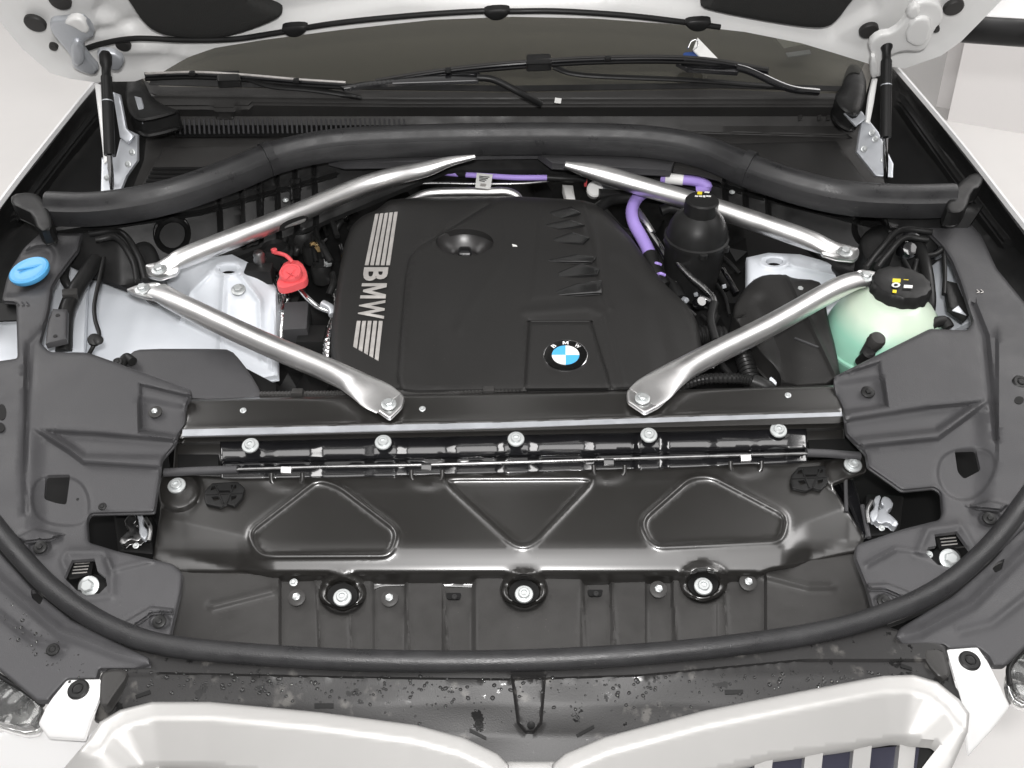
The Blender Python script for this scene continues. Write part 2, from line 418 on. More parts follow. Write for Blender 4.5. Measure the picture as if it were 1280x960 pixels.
def glyph(ch, bold=.03):
    c = bpy.data.curves.new('g', 'FONT'); c.body = ch; c.offset = bold; c.resolution_u = 3; o = bpy.data.objects.new('g', c); COL.objects.link(o)
    bpy.context.view_layer.update(); dg = bpy.context.evaluated_depsgraph_get()
    me = bpy.data.meshes.new_from_object(o.evaluated_get(dg)); V = np.array([v.co[:2] for v in me.vertices]); Fc = [list(p.vertices) for p in me.polygons]
    bpy.data.objects.remove(o); bpy.data.curves.remove(c); bpy.data.meshes.remove(me)
    V = (V-V.min(0))/(V.max(0)-V.min(0)); return V, Fc
def printed(name, ch, quad, zf, m, parent, lift=.0012, bold=.03):
    """glyph mapped to a pixel quad: quad = (origin, u-end, v-end+u, v-end)"""
    if ch == 'M': V, Fc = np.array([(0, 0), (0, 1), (.26, 1), (.5, .42), (.74, 1), (1, 1), (1, 0), (.8, 0), (.8, .62), (.57, .08), (.43, .08), (.2, .62), (.2, 0)], float), [[0, 12, 11, 1], [1, 11, 2], [11, 10, 3, 2], [10, 9, 3], [9, 8, 4, 3], [8, 5, 4], [8, 7, 6, 5]]
    else: V, Fc = glyph(ch, bold)
    a, b, c, d = [np.array(q, float) for q in quad]; u = V[:, :1]; v = V[:, 1:]
    P = a*(1-u)*(1-v)+b*u*(1-v)+c*u*v+d*(1-u)*v
    X = unproj(P, zf(P)+lift)
    return mesh(name, X, Fc, m, parent, smooth=False)

# ------------------------------------------------------------------ the setting
fl = mesh('showroom_floor', [(-30, -15, 0), (30, -15, 0), (30, 40, 0), (-30, 40, 0)], [[0, 1, 2, 3]], M['floor'], None, False); label(fl, kind='structure')
Vw = []; Fw = []
xs = [2.0, 2.35, 2.36, 2.8, 2.82, 3.4, 3.42, 4.6]; ys = [3.05, 2.9, 3.0, 2.86, 2.98, 2.85, 2.97, 2.8]
for x, y in zip(xs, ys): Vw += [(x, y, 0), (x-.1, y+.5, 3.0)]
for i in range(len(xs)-1): Fw.append([2*i, 2*i+2, 2*i+3, 2*i+1])
n0 = len(Vw); Vw += [(v[0], v[1]+.15, v[2]) for v in Vw]; Fw += [[a+n0 for a in reversed(f)] for f in Fw]
wl = mesh('showroom_wall', Vw, Fw, M['wall'], None, False); label(wl, kind='structure')

# ------------------------------------------------------------------ the car
car = thing('car', 'white car with its bonnet propped open over a black trimmed engine bay', 'car', (0, .3, 0))
# bay interior: a dark pan well under everything
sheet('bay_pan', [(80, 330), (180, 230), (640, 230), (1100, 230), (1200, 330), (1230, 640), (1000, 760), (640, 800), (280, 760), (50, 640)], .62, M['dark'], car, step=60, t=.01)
# fenders: outer skin edge, thin return, side wall
def fender(path, sgn, lab):
    P = catmull([np.array([*W(*p)]) for p in path], 6); V = []; Fc = []
    for p in P:
        p = Vector(p); V += [p+Vector((-sgn*.005, 0, -.010)), p+Vector((-sgn*.004, 0, -.001)), p, p+Vector((sgn*.006, 0, -.006)), p+Vector((sgn*.030, 0, -.038)), p+Vector((sgn*.12, 0, -.16)), p+Vector((sgn*.20, 0, -.45)), p+Vector((sgn*.19, 0, -.45)), p+Vector((sgn*.11, 0, -.165)), p+Vector((sgn*.022, 0, -.042))]
    n = 10
    for i in range(len(P)-1):
        for j in range(n): a = i*n+j; b = i*n+(j+1) % n; Fc.append([a, b, b+n, a+n])
    o = mesh('fender', V, Fc, M['white'], car); fixn(o.data); o['label'] = lab
fender([(-90, 372, .99), (0, 247, 1.03), (60, 170, 1.06), (120, 97, 1.08), (150, 70, 1.08)], -1, 'white fender edge on the left of the bay')
fender([(1380, 395, .99), (1282, 277, 1.03), (1200, 173, 1.06), (1124, 84, 1.08), (1100, 60, 1.08)], 1, 'white fender edge on the right of the bay')
# fender channels (black plastic wells between fender and trims)
def chan(out, lab, line, notch):
    zf = lambda P: np.interp(P[:, 1], [84, 100, 173, 250, 395], [1.083, 1.076, 1.056, 1.026, .985])-.003-.13*(1-np.exp(-dist(P, line)*.0032/.13))
    o = sheet('fender_channel', out, zf, M['black'], car, step=6, t=.01, relief=lambda P: crease(P, notch, 6, .01)+.003*np.sin(P[:, 1]/17)); o['label'] = lab
chan([(-90, 372), (0, 250), (60, 173), (120, 100), (150, 90), (190, 110), (190, 240), (120, 300), (60, 400), (-60, 480)], 'black well inside the left fender', [(-90, 372), (0, 250), (60, 173), (120, 100)], [(20, 270), (70, 205), (130, 130)])
chan([(1380, 395), (1280, 280), (1200, 177), (1124, 88), (1090, 90), (1060, 110), (1075, 240), (1140, 300), (1210, 400), (1350, 480)], 'black well inside the right fender', [(1380, 395), (1280, 280), (1200, 177), (1124, 88)], [(1255, 300), (1190, 215), (1125, 125)])
for (x, y) in ((82, 164), (15, 372-10), (1150, 140), (1240, 265)):
    put(CLIP, 'channel_clip', x, y, .985 if y < 200 else .95, 7, car, (0, -.2, 1))
# inner wings and strut towers
def tower(out, c, lab, ribs, mirror=1):
    cx, cy = c
    def zf(P):
        d = np.hypot((P[:, 0]-cx)/1.15, (P[:, 1]-cy)*1.0)
        z = .93-.05*S((d-18)/75)-.00025*np.clip(P[:, 1]-cy, 0, 200)
        for r in ribs: z = z+crease(P, r, 4, .006)
        return z+rim(P, ell(cx, cy+4, 17, 8), 4, .006)
    o = sheet('strut_tower', out, zf, M['towerwhite'], car, holes=[ell(cx, cy+5, 11, 5, 16)], step=5, t=.012, rnd=.006, rw=7); o['label'] = lab; return o
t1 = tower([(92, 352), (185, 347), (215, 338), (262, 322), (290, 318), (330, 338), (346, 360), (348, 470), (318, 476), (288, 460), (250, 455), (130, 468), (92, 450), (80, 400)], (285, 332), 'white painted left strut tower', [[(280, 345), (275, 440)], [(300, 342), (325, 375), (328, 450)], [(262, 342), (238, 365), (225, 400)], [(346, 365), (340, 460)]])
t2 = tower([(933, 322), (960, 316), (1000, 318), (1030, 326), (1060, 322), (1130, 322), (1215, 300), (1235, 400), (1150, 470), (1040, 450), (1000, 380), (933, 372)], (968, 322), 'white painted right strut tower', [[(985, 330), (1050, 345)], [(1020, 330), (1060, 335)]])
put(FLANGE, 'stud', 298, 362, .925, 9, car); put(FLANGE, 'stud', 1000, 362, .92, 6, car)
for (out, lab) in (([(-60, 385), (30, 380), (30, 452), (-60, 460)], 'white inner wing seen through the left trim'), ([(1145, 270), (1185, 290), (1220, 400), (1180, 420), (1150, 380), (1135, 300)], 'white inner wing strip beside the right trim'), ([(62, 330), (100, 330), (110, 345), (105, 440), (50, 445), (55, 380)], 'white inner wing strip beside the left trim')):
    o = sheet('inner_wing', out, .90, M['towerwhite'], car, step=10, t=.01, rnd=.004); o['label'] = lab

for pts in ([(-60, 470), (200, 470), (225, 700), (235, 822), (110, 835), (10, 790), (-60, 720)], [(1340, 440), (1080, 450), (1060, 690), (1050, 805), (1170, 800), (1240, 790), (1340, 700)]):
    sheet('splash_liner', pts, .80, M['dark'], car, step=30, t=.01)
# bulkhead panels below the big seal
bulk = thing('bulkhead', 'black moulded bulkhead beneath the arched seal', 'bulkhead', W(640, 230, .9))
def bulkz(P): return np.interp(P[:, 1]-np.interp(P[:, 0], [40, 150, 300, 420, 640, 860, 980, 1100, 1240], [265, 268, 225, 195, 190, 190, 222, 262, 262]), [0, 90], [1.0, .90])
def bulkrel(P):
    z = emb(P, ell(215, 292, 24, 26), 8, -.03)+emb(P, ell(1088, 285, 24, 26), 8, -.03)
    for x in (272, 300, 322, 345, 368, 392, 880, 905, 930, 958): z = z+crease(P, [(x, 200), (x+4, 300)], 2.5, -.006)
    z = z+crease(P, [(60, 290), (250, 262), (330, 240), (420, 215)], 3, .006)+crease(P, [(860, 215), (940, 240), (1030, 262), (1120, 285)], 3, .006)
    return z+emb(P, [(300, 240), (330, 228), (330, 300), (300, 310)], 3, .008)+emb(P, [(362, 224), (376, 222), (376, 250), (362, 252)], 2, .008)
sheet('panel_face', [(45, 262), (150, 262), (260, 225), (360, 190), (500, 182), (780, 182), (860, 190), (950, 212), (1060, 255), (1230, 255), (1200, 300), (1150, 340), (1060, 352), (1000, 300), (900, 262), (820, 235), (700, 212), (560, 212), (440, 262), (300, 320), (190, 350), (170, 365), (120, 345), (70, 320)], bulkz, M['black'], bulk, step=5, t=.01, relief=bulkrel)
for (x, y, s) in ((357, 250, 1), (915, 240, -1)): put(FLANGE, 'screw', x, y, .985, 3.5, bulk)
for pts, lab in ((chaikin([(165, 305), (185, 300), (198, 315), (204, 345), (190, 356), (172, 350), (168, 330)], 2), 'rounded pocket on the left'), (chaikin([(1075, 292), (1110, 275), (1125, 290), (1115, 325), (1090, 332), (1075, 318)], 2), 'rounded pocket on the right')):
    sheet('pocket', pts, .965, M['black'], bulk, step=4, t=.05, rnd=.012, rw=9)
for pts in ([(112, 292), (150, 290), (172, 318), (182, 350)], [(120, 300), (146, 298), (166, 325), (172, 352)]): sweep('duct_rib', [(x, y, .975) for x, y in pts], M['black'], bulk, r=.006)
for pts in ([(1165, 290), (1125, 288), (1100, 312), (1082, 335)], [(1160, 300), (1130, 298), (1108, 320), (1096, 335)]): sweep('duct_rib', [(x, y, .975) for x, y in pts], M['black'], bulk, r=.006)
lathe('duct_neck', W(112, 318, .90), [(.03, 0), (.032, .03), (.028, .05), (.022, .052), (.020, .03)], M['black'], bulk, nrm=(.2, -.6, .7))
lathe('duct_neck', W(1142, 300, .90), [(.03, 0), (.032, .03), (.028, .05), (.022, .052), (.020, .03)], M['black'], bulk, nrm=(-.2, -.6, .7))

# cowl / scuttle
cow = thing('cowl_panel', 'black plastic scuttle panel at the foot of the windscreen', 'cowl', W(640, 140, 1.0))
zc = zy((88, 1.072), (118, 1.072), (130, 1.062), (140, 1.03), (160, 1.0), (175, .995), (260, .97))
sheet('cowl_face', [(178, 100), (200, 108), (400, 112), (640, 116), (900, 112), (1060, 118), (1085, 150), (1110, 245), (1000, 240), (880, 190), (640, 190), (400, 190), (290, 215), (160, 250), (180, 200), (185, 150)], zc, M['duct'], cow, step=6, t=.01,
      relief=lambda P: crease(P, [(190, 170), (400, 172), (640, 160), (1060, 172)], 2.5, -.006)+crease(P, [(195, 118), (500, 122), (1050, 122)], 4, .006)+emb(P, [(265, 132), (295, 132), (292, 146), (268, 146)], 3, .004))
for i in range(48):                                    # slats of the air intake
    x = 216+i*6.1; y0 = 149-1.5*math.sin(i/48*3); y1 = 166-2*(i/48)
    X = [W(x+.8, y0, 1.018), W(x+3.2, y0, 1.018), W(x+4.2, y1, 1.004), W(x+1.8, y1, 1.004)]
    V = X+[v-Vector((0, 0, .006)) for v in X]
    mesh('slat', V, [[3, 2, 1, 0], [4, 5, 6, 7], [0, 1, 5, 4], [1, 2, 6, 5], [2, 3, 7, 6], [3, 0, 4, 7]], M['trim'], cow, False)
sheet('intake_recess', [(210, 147), (380, 144), (505, 147), (512, 156), (500, 166), (360, 169), (220, 170), (208, 160)], zy((140, 1.012), (172, .999)), M['dark'], cow, step=10, t=.003)
# cabin filter lids with louvres left, plain right
fil = thing('filter_lid', 'dark cabin filter lid with rows of louvres left of the arch', 'filter lid', W(240, 205, .96))
sheet('lid_face', [(205, 184), (330, 180), (345, 186), (300, 210), (235, 232), (172, 242), (182, 222)], zy((180, 1.012), (245, 1.0)), M['duct'], fil, step=6, t=.012, rnd=.003)
for i in range(6):
    y = 209+i*5; xl = 191-i*2.6; xr = 285-i*14
    sheet('louvre', [(xl, y), (xr, y-.6), (xr-4, y+2.6), (xl-1, y+2.9)], 1.014, M['dark'], fil, step=12, t=.0025, edge=8)
f2 = thing('filter_lid', 'plain dark cabin filter lid right of the arch, without louvres', 'filter lid', W(1010, 205, .96))
sheet('lid_face', [(900, 180), (1045, 176), (1092, 240), (1010, 238), (950, 215)], zy((176, 1.012), (245, 1.0)), M['cover'], f2, step=8, t=.012, rnd=.003)
for i, x in enumerate((998, 1022, 1033)): sheet('sticker', [(x, 144), (x+5, 143), (x+5, 149), (x, 150)], 1.035, M['duct'], cow, step=5, t=.001)

# windscreen, dashboard
GP = (np.array([0, 1.02, 1.065]), np.array([0, -.5, .866]))
ws = sheet('windscreen', [(150, -60), (1120, -60), (1090, 60), (1065, 112), (900, 108), (640, 112), (400, 108), (200, 104), (185, 80)], 0, M['glass'], car, plane=GP, step=60, t=.005, low=(0, .5, -.866))
DP = (np.array([0, 1.06, 1.02]), np.array([0, -.22, .97]))
ds = sheet('dashboard', [(140, -60), (1140, -60), (1100, 60), (1080, 125), (640, 128), (180, 122), (160, 80)], 0, M['dash'], car, plane=DP, step=30, t=.02)
sheet('glass_frit', [(60+130, 96), (400, 104), (640, 107), (900, 103), (1062, 108), (1066, 114), (900, 110), (640, 114), (400, 111), (186, 106)], 0, M['black'], car, plane=(GP[0]+np.array([0, -.001, .003]), GP[1]), step=30, t=.001)
sheet('document', [(962, 38), (1000, 40), (1022, 52), (980, 60)], 0, M['paper'], car, plane=(GP[0]+np.array([0, 0, -.02]), GP[1]), step=20, t=.001)['label'] = 'white sheet of paper lying on the dashboard'
sheet('number_plate', [(982, 66), (1012, 62), (1014, 67), (985, 71)], 0, M['galv'], car, plane=(np.array([0, 1.06, 1.035]), DP[1]), step=10, t=.002)['label'] = 'small silver chassis number plate'
kt = thing('key_tag', 'white and blue key tag resting at the foot of the windscreen', 'key tag', W(880, 72, 1.12))
sheet('tag', [(872, 47), (900, 76), (882, 77), (866, 62)], 1.135, M['paper'], kt, step=8, t=.003)
sheet('tag_body', rc([(853, 66), (872, 64), (882, 77), (856, 76)], 4), 1.13, mat('blue_tag', (.02, .06, .22), .4), kt, step=6, t=.006, rnd=.002)
sweep('ring', [(860, 60, 1.14), (864, 52, 1.145), (871, 50, 1.145), (872, 58, 1.14), (866, 64, 1.14)], M['chrome'], kt, r=.0014)

# bonnet
hn = np.array([0, -math.sin(math.radians(65)), -math.cos(math.radians(65))]); HP = (np.array([0, .92, 1.25]), hn)
hood_out = [(118, 97), (90, 93), (65, 86), (30, 56), (0, 20), (-60, -60), (-340, -700), (-380, -1050), (640, -1200), (1660, -1050), (1620, -700), (1320, -80), (1245, 0), (1200, 46), (1175, 64), (1130, 80), (1085, 74), (1040, 60), (1000, 48), (930, 34), (850, 25), (740, 17), (640, 15), (540, 19), (430, 31), (330, 44), (270, 54), (235, 66), (205, 84), (170, 96)]
def hoodrel(P):
    z = rim(P, hood_out, 9, .012)+crease(P, [(125, 40), (190, 33), (200, 5)], 6, -.01)+crease(P, [(150, 62), (230, 60)], 6, .008)
    z = z+emb(P, [(130, -40), (110, 20), (180, 60), (340, 35), (500, 8), (780, 8), (900, 20), (1040, 52), (1100, 20), (1130, -40), (1300, -900), (-100, -900)], 14, -.018)
    return z
hd = sheet('bonnet', hood_out, 0, M['hoodwhite'], car, plane=HP, step=13, t=.03, low=tuple(-hn), relief=hoodrel, edge=8, angle=60)
hd['label'] = 'white bonnet underside, open above the bay'
PP = (HP[0]+hn*.022, hn)
for pts, lab in ((chaikin([(-180, -700), (110, -60), (158, 2), (175, 30), (196, 47), (240, 54), (285, 51), (335, 34), (358, 20), (330, 8), (300, -2), (420, -80), (600, -200), (600, -900), (-180, -950)], 2), 'black felt pad, left'), (chaikin([(1460, -700), (1130, -60), (1068, 2), (1050, 28), (1035, 39), (1010, 39), (950, 30), (885, 17), (872, 10), (905, -2), (800, -90), (640, -200), (640, -900), (1460, -950)], 2), 'black felt pad, right')):
    o = sheet('insulation_pad', pts, 0, M['pad'], hd, plane=PP, step=16, t=.012, low=tuple(-hn), rnd=.012, rw=10, edge=8); o['label'] = lab
def hpt(px, py, off=.02): return tuple(onplane([(px, py)], HP[0]+hn*off, hn)[0])
SEALP = [(104, 62), (130, 54), (170, 48), (230, 50), (290, 49), (340, 42), (420, 29), (520, 19), (600, 14), (640, 14), (700, 14), (780, 19), (850, 27), (900, 34)]
sweep('bonnet_seal', [hpt(x, y) for x, y in SEALP], M['black'], hd, r=.0055, px=False, up=(0, -.9, -.4))
for (x, y) in ((368, 38), (621, 17), (873, 31)):
    c = hpt(x, y, .026)
    sheet('seal_clip', chaikin([(x-20, y-2), (x+20, y-4), (x+10, y+8), (x, y+11), (x-10, y+9)], 2), 0, M['black'], hd, plane=(HP[0]+hn*.032, hn), step=5, t=.012, low=tuple(-hn), rnd=.004)
for (x, y, rx) in ((75, 1, 12), (44, 29, 12), (154, 56, 9), (67, 58, 5), (1086, 38, 11), (1192, 9, 11), (1170, 36, 4)):
    c = Vector(hpt(x, y, .012)); lathe('plug', c, [(rx*.0017, -.004), (rx*.0017, .002), (rx*.0015, .005), (rx*.0009, .0055)], M['duct'], hd, nrm=hn, n=20)

# hinges and gas struts -------------------------------------------------
def plate3(name, pts, m, parent, t=.004):
    """solid plate through pixel points each with its own height"""
    P = np.array([p[:2] for p in pts]); 
    A = np.c_[P, np.ones(len(P))]; cf, *_ = np.linalg.lstsq(A, np.array([p[2] for p in pts]), rcond=None)
    return sheet(name, [p[:2] for p in pts], lambda Q: Q[:, 0]*cf[0]+Q[:, 1]*cf[1]+cf[2], m, parent, step=5, t=t, low=(0, .8, -.6), rnd=.001, rw=2, edge=4)
h1 = sub('bonnet_hinge', 'galvanised left bonnet hinge with white painted arm behind the gas strut')
plate3('lower_bracket', [(127, 197, 1.03), (145, 196, 1.03), (150, 175, 1.05), (160, 162, 1.06), (172, 168, 1.055), (172, 200, 1.03), (158, 220, 1.01), (150, 240, 1.0), (126, 241, 1.0)], M['galv'], h1, .008)
plate3('link', [(141, 115, 1.13), (150, 118, 1.13), (158, 160, 1.075), (168, 170, 1.06), (160, 180, 1.055), (150, 172, 1.06)], M['galv'], h1, .006)
plate3('arm', [(118, 103, 1.13), (126, 106, 1.13), (130, 160, 1.08), (136, 200, 1.04), (130, 205, 1.04), (127, 175, 1.06)], M['hoodwhite'], h1, .006)
plate3('support', [(168, 120, 1.1), (176, 122, 1.1), (184, 150, 1.07), (178, 155, 1.07)], M['galv'], h1, .005)
for pts, mk in (([(62, 27), (80, 26), (100, 22), (114, 34), (118, 48), (108, 50), (102, 60), (112, 75), (124, 88), (118, 96), (98, 90), (90, 84), (88, 70), (72, 52), (62, 38)], 'galv'), ([(78, 30), (92, 22), (104, 26), (113, 40), (106, 44), (90, 34)], 'hoodwhite'), ([(88, 55), (96, 50), (104, 62), (106, 80), (94, 86), (89, 78)], 'galv'), ([(118, 66), (140, 66), (156, 76), (150, 90), (136, 88), (128, 80)], 'galv')):
    k = len([c for c in h1.children]); sheet('upper_bracket', chaikin(pts, 1), 0, M[mk], h1, plane=(HP[0]+hn*(.03+.004*k), hn), step=4, t=.010, low=tuple(-hn), rnd=.004, rw=3)
for (x, y, z) in ((165, 190, 1.05), (160, 205, 1.04), (138, 210, 1.035), (134, 222, 1.02)): put(FLANGE, 'rivet', x, y, z, 4, h1, (0, -.8, .6))
h2 = sub('bonnet_hinge', 'white painted right bonnet hinge with galvanised lower plate')
plate3('lower_bracket', [(1077, 150, 1.06), (1086, 150, 1.06), (1098, 165, 1.05), (1112, 195, 1.03), (1117, 205, 1.02), (1116, 222, 1.0), (1095, 220, 1.0), (1071, 190, 1.03)], M['galv'], h2, .008)
plate3('side_plate', [(1055, 142, 1.07), (1063, 130, 1.08), (1078, 140, 1.075), (1083, 148, 1.065), (1070, 158, 1.06)], M['galv'], h2, .006)
plate3('arm', [(1091, 98, 1.13), (1097, 98, 1.13), (1092, 130, 1.09), (1087, 155, 1.06), (1082, 152, 1.065), (1086, 120, 1.1)], M['hoodwhite'], h2, .006)
for pts, mk in (([(1085, 56), (1098, 44), (1116, 42), (1134, 24), (1142, 6), (1160, 1), (1178, 8), (1180, 26), (1168, 38), (1160, 60), (1148, 66), (1130, 64), (1110, 72), (1104, 96), (1088, 98), (1090, 74)], 'hoodwhite'), ([(1132, 22), (1140, 8), (1152, 8), (1150, 20), (1140, 26)], 'hoodwhite'), ([(1140, 26), (1158, 22), (1166, 30), (1158, 56), (1144, 60), (1130, 50)], 'hoodwhite'), ([(1088, 74), (1096, 72), (1098, 98), (1088, 100)], 'hoodwhite')):
    k = len([c for c in h2.children]); sheet('upper_bracket', chaikin(pts, 1), 0, M[mk], h2, plane=(HP[0]+hn*(.03+.004*k), hn), step=4, t=.010, low=tuple(-hn), rnd=.004, rw=3)
for (x, y, z) in ((1080, 186, 1.05), (1094, 174, 1.05), (1090, 166, 1.052), (1105, 200, 1.03)): put(FLANGE, 'rivet', x, y, z, 4, h2, (0, -.8, .6))
def gas(top, mid, bot, lab):
    g = thing('gas_strut', lab, 'gas strut', W(*bot), 'gas struts holding the bonnet open')
    sweep('cylinder', [(*top, 1), (*mid, 1)], M['black'], g, r=.0105, per=1, sec=circ(20))
    sweep('rod', [(*mid, 1), (*bot, 1)], M['chrome'], g, r=.0052, per=1, sec=circ(16))
    t = Vector(W(*top)); m_ = Vector(W(*mid)); d = (t-m_).normalized()
    lathe('ball_socket', t-d*.002, [(.0105, 0), (.0085, .006), (.0085, .02), (.0115, .028), (.012, .045), (.008, .052), (.003, .053)], M['black'], g, nrm=d, n=20)
    lathe('band', t-d*.05, [(.0107, 0), (.0107, .002)], M['galv'], g, nrm=d, n=20)
gas((133, 96, 1.17), (137, 194, 1.06), (141, 243, .99), 'black gas strut on the left with chrome rod')
gas((1108, 76, 1.19), (1107, 172, 1.08), (1107, 222, 1.0), 'black gas strut on the right with chrome rod')

# pillar-foot rubber mouldings
for pts, lab in (([(160, 92), (172, 90), (180, 100), (190, 122), (205, 132), (230, 140), (200, 150), (168, 155), (155, 130)], 'black rubber corner moulding beside the left hinge'), ([(1064, 78), (1056, 90), (1052, 112), (1040, 120), (1050, 140), (1075, 150), (1085, 110), (1078, 85)], 'black rubber corner moulding beside the right hinge')):
    o = sheet('corner_moulding', chaikin(pts, 2), 1.085, M['black'], None, step=5, t=.035, rnd=.015, rw=9); label(o, lab, 'moulding')

# wipers
WIP = []
def wiper(name, lab, arm, blade, head):
    w_ = thing(name, lab, 'wiper', W(*arm[-1]))
    sweep('arm', arm, M['black'], w_, r=.008, sec=[(u, v*.6) for u, v in circ(10)])
    sweep('blade', blade, M['gloss2'], w_, r=.0065, sec=[(u*.9, v) for u, v in circ(8)])
    sweep('blade_lip', [(x, y+5, z-.008) for x, y, z in blade], M['dark'], w_, r=.004)
    for (x, y, z, wd) in head:
        sheet('connector', rc([(x-wd, y-6), (x+wd, y-7), (x+wd+2, y+6), (x-wd, y+7)], 3), z, M['black'], w_, step=5, t=.014, rnd=.003, rw=3)
    for k in (1, 3): 
        q = blade[min(k, len(blade)-1)]; box('claw', W(q[0], q[1], q[2]+.006), (.012, .012, .008), M['black'], w_)
    WIP.append(w_)
    sweep('blade_spine', [(x, y-2, z+.006) for x, y, z in blade], M['print' if len(WIP) == 1 else 'duct'], w_, r=.0026)
wiper('wiper', 'black wiper lying low across the left half of the windscreen', [(308, 98, 1.115), (340, 108, 1.105), (385, 112, 1.10), (430, 118, 1.09), (450, 122, 1.075)], [(182, 94, 1.12), (240, 92, 1.125), (300, 95, 1.12), (370, 101, 1.115), (432, 105, 1.11)], [(285, 95, 1.128, 14)])
wiper('wiper', 'longer black wiper whose blade crosses the middle of the windscreen', [(692, 84, 1.14), (730, 94, 1.13), (860, 100, 1.12), (960, 108, 1.10), (1010, 114, 1.09)], [(470, 102, 1.12), (560, 88, 1.14), (650, 79, 1.155), (760, 73, 1.16), (870, 74, 1.16), (960, 88, 1.14)], [(673, 74, 1.165, 15)])
w3 = WIP[0]
sheet('arm_plate', [(425, 108), (455, 102), (596, 89), (600, 92), (598, 101), (480, 105), (430, 111)], 1.14, M['gloss2'], w3, step=6, t=.006, rnd=.002)
sweep('arm', [(596, 97, 1.14), (618, 100, 1.135), (650, 116, 1.11), (676, 130, 1.08)], M['black'], w3, r=.007)
w4 = WIP[1]
sheet('arm_plate', [(845, 78), (920, 80), (925, 84), (922, 90), (860, 86)], 1.15, M['gloss2'], w4, step=6, t=.008, rnd=.002)
sweep('arm', [(920, 84, 1.15), (940, 90, 1.14), (985, 110, 1.11), (1022, 115, 1.09)], M['gloss2'], w4, r=.008)
o = sheet('paper_label', [(694, 122), (702, 123), (701, 129), (693, 128)], 1.082, M['paper'], None, step=6, t=.001); label(o, 'tiny white paper square stuck to the scuttle behind the arch', 'sticker')

# side mirror glimpse, upper right
mir = thing('side_mirror', 'dark underside of a door mirror beyond the raised bonnet corner', 'mirror', W(1250, 50, 1.0))
sweep('mirror_housing', [(1178, 47, 1.10, (.3, .3)), (1205, 38, 1.12, (.9, .9)), (1260, 40, 1.12, (1, 1)), (1340, 46, 1.12, (1, 1))], M['black'], mir, r=.030, sec=circ(16))
sheet('mirror_cap', chaikin([(1205, 28), (1245, -30), (1400, -40), (1400, 40), (1300, 30), (1240, 24)], 2), 1.09, M['white'], mir, step=12, t=.05, rnd=.02, rw=10)

# ------------------------------------------------------------------ arched seal over the bulkhead
arch = thing('bulkhead_seal', 'broad black rubber seal arching across the bay from fender to fender', 'seal', W(640, 175, 1.0))
AP = [(60, 256, 1.035), (110, 257, 1.035), (165, 251, 1.04), (225, 237, 1.045), (290, 214, 1.05), (345, 192, 1.055), (410, 178, 1.06), (500, 172, 1.06), (640, 169, 1.06), (760, 170, 1.06), (830, 175, 1.06), (885, 187, 1.055), (940, 210, 1.05), (1000, 230, 1.045), (1060, 243, 1.04), (1130, 247, 1.035), (1192, 246, 1.035)]
SEC = [(-1.0, -.2), (-.95, .35), (-.7, .8), (-.25, 1), (.15, .95), (.45, .7), (.6, .35), (.75, .2), (1.0, .05), (1.1, -.3), (1.12, -.9), (1.05, -1.25), (.8, -1.3), (-.6, -.9)]
sweep('seal_lip', AP, M['rubber'], arch, r=.024, sec=SEC, per=6)
for p, q in (((330, 196, 1.057), (340, 192, 1.058)), ((930, 203, 1.056), (940, 207, 1.055))): sweep('joint_band', [p, q], M['rubber'], arch, r=.0252, sec=SEC, per=1)

for s, pts in ((1, [(14, 243), (38, 240), (52, 246), (64, 268), (66, 288), (48, 290), (40, 268), (28, 262), (14, 256)]), (-1, [(1232, 216), (1226, 234), (1215, 238), (1208, 262), (1196, 268), (1180, 264), (1188, 240), (1202, 226), (1216, 216)])):
    sheet('end_cap', chaikin(pts, 1), 1.04, M['black'], arch, step=5, t=.03, rnd=.005, rw=4)
sheet('lower_flange', [(430, 190), (640, 186), (830, 190), (846, 198), (838, 214), (760, 210), (690, 205), (672, 192), (592, 193), (560, 203), (430, 205), (410, 200)], 1.02, M['trim'], arch, step=8, t=.012, rnd=.004)
sheet('lower_flange', [(846, 197), (880, 203), (905, 212), (903, 221), (872, 213), (842, 209)], 1.018, M['duct'], arch, step=8, t=.012, rnd=.004)

# ------------------------------------------------------------------ under-bonnet clutter, deep down
eng = thing('engine', 'dark engine block and hoses glimpsed around the plastic cover', 'engine', W(640, 360, .75))
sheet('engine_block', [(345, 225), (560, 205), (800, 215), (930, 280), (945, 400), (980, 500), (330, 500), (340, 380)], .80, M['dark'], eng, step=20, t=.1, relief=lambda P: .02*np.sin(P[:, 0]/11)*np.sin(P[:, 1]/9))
R = random.Random(3)
def hose(pts, mk, r, lab=None, name='hose', ring=None, per=8, parent=None):
    o = sweep(name, pts, M[mk], parent or eng, r=r, ring=ring, per=per)
    if lab: o['label'] = lab
    return o
corr = lambda k=3: (lambda i, N: 1.0 if (i//k) % 2 else .84)
hose([(354, 370, .86), (354, 395, .85), (352, 420, .83), (350, 440, .81)], 'foil', .014, 'pipe wrapped in crinkled foil', 'foil_pipe')
hose([(350, 350, .87), (356, 372, .865), (352, 392, .86)], 'foil', .011, None, 'foil_pipe')
hose([(417, 350, .84), (424, 380, .85), (413, 420, .85), (410, 455, .84)], 'foil', .012, 'wire braided pipe beside the cover', 'braided_pipe', corr(1), 14)
hose([(372, 358, .90), (384, 372, .90), (398, 384, .89), (412, 390, .89)], 'chrome', .0055, 'thin polished pipe', 'metal_pipe')
hose([(404, 380, .895), (414, 386, .895), (416, 394, .89)], 'galv', .008, None, 'pipe_clip')
box('black_box', W(372, 405, .85), (.045, .07, .05), M['trim'], eng, (10, 0, 5)); box('black_box', W(392, 432, .82), (.05, .05, .06), M['black'], eng)
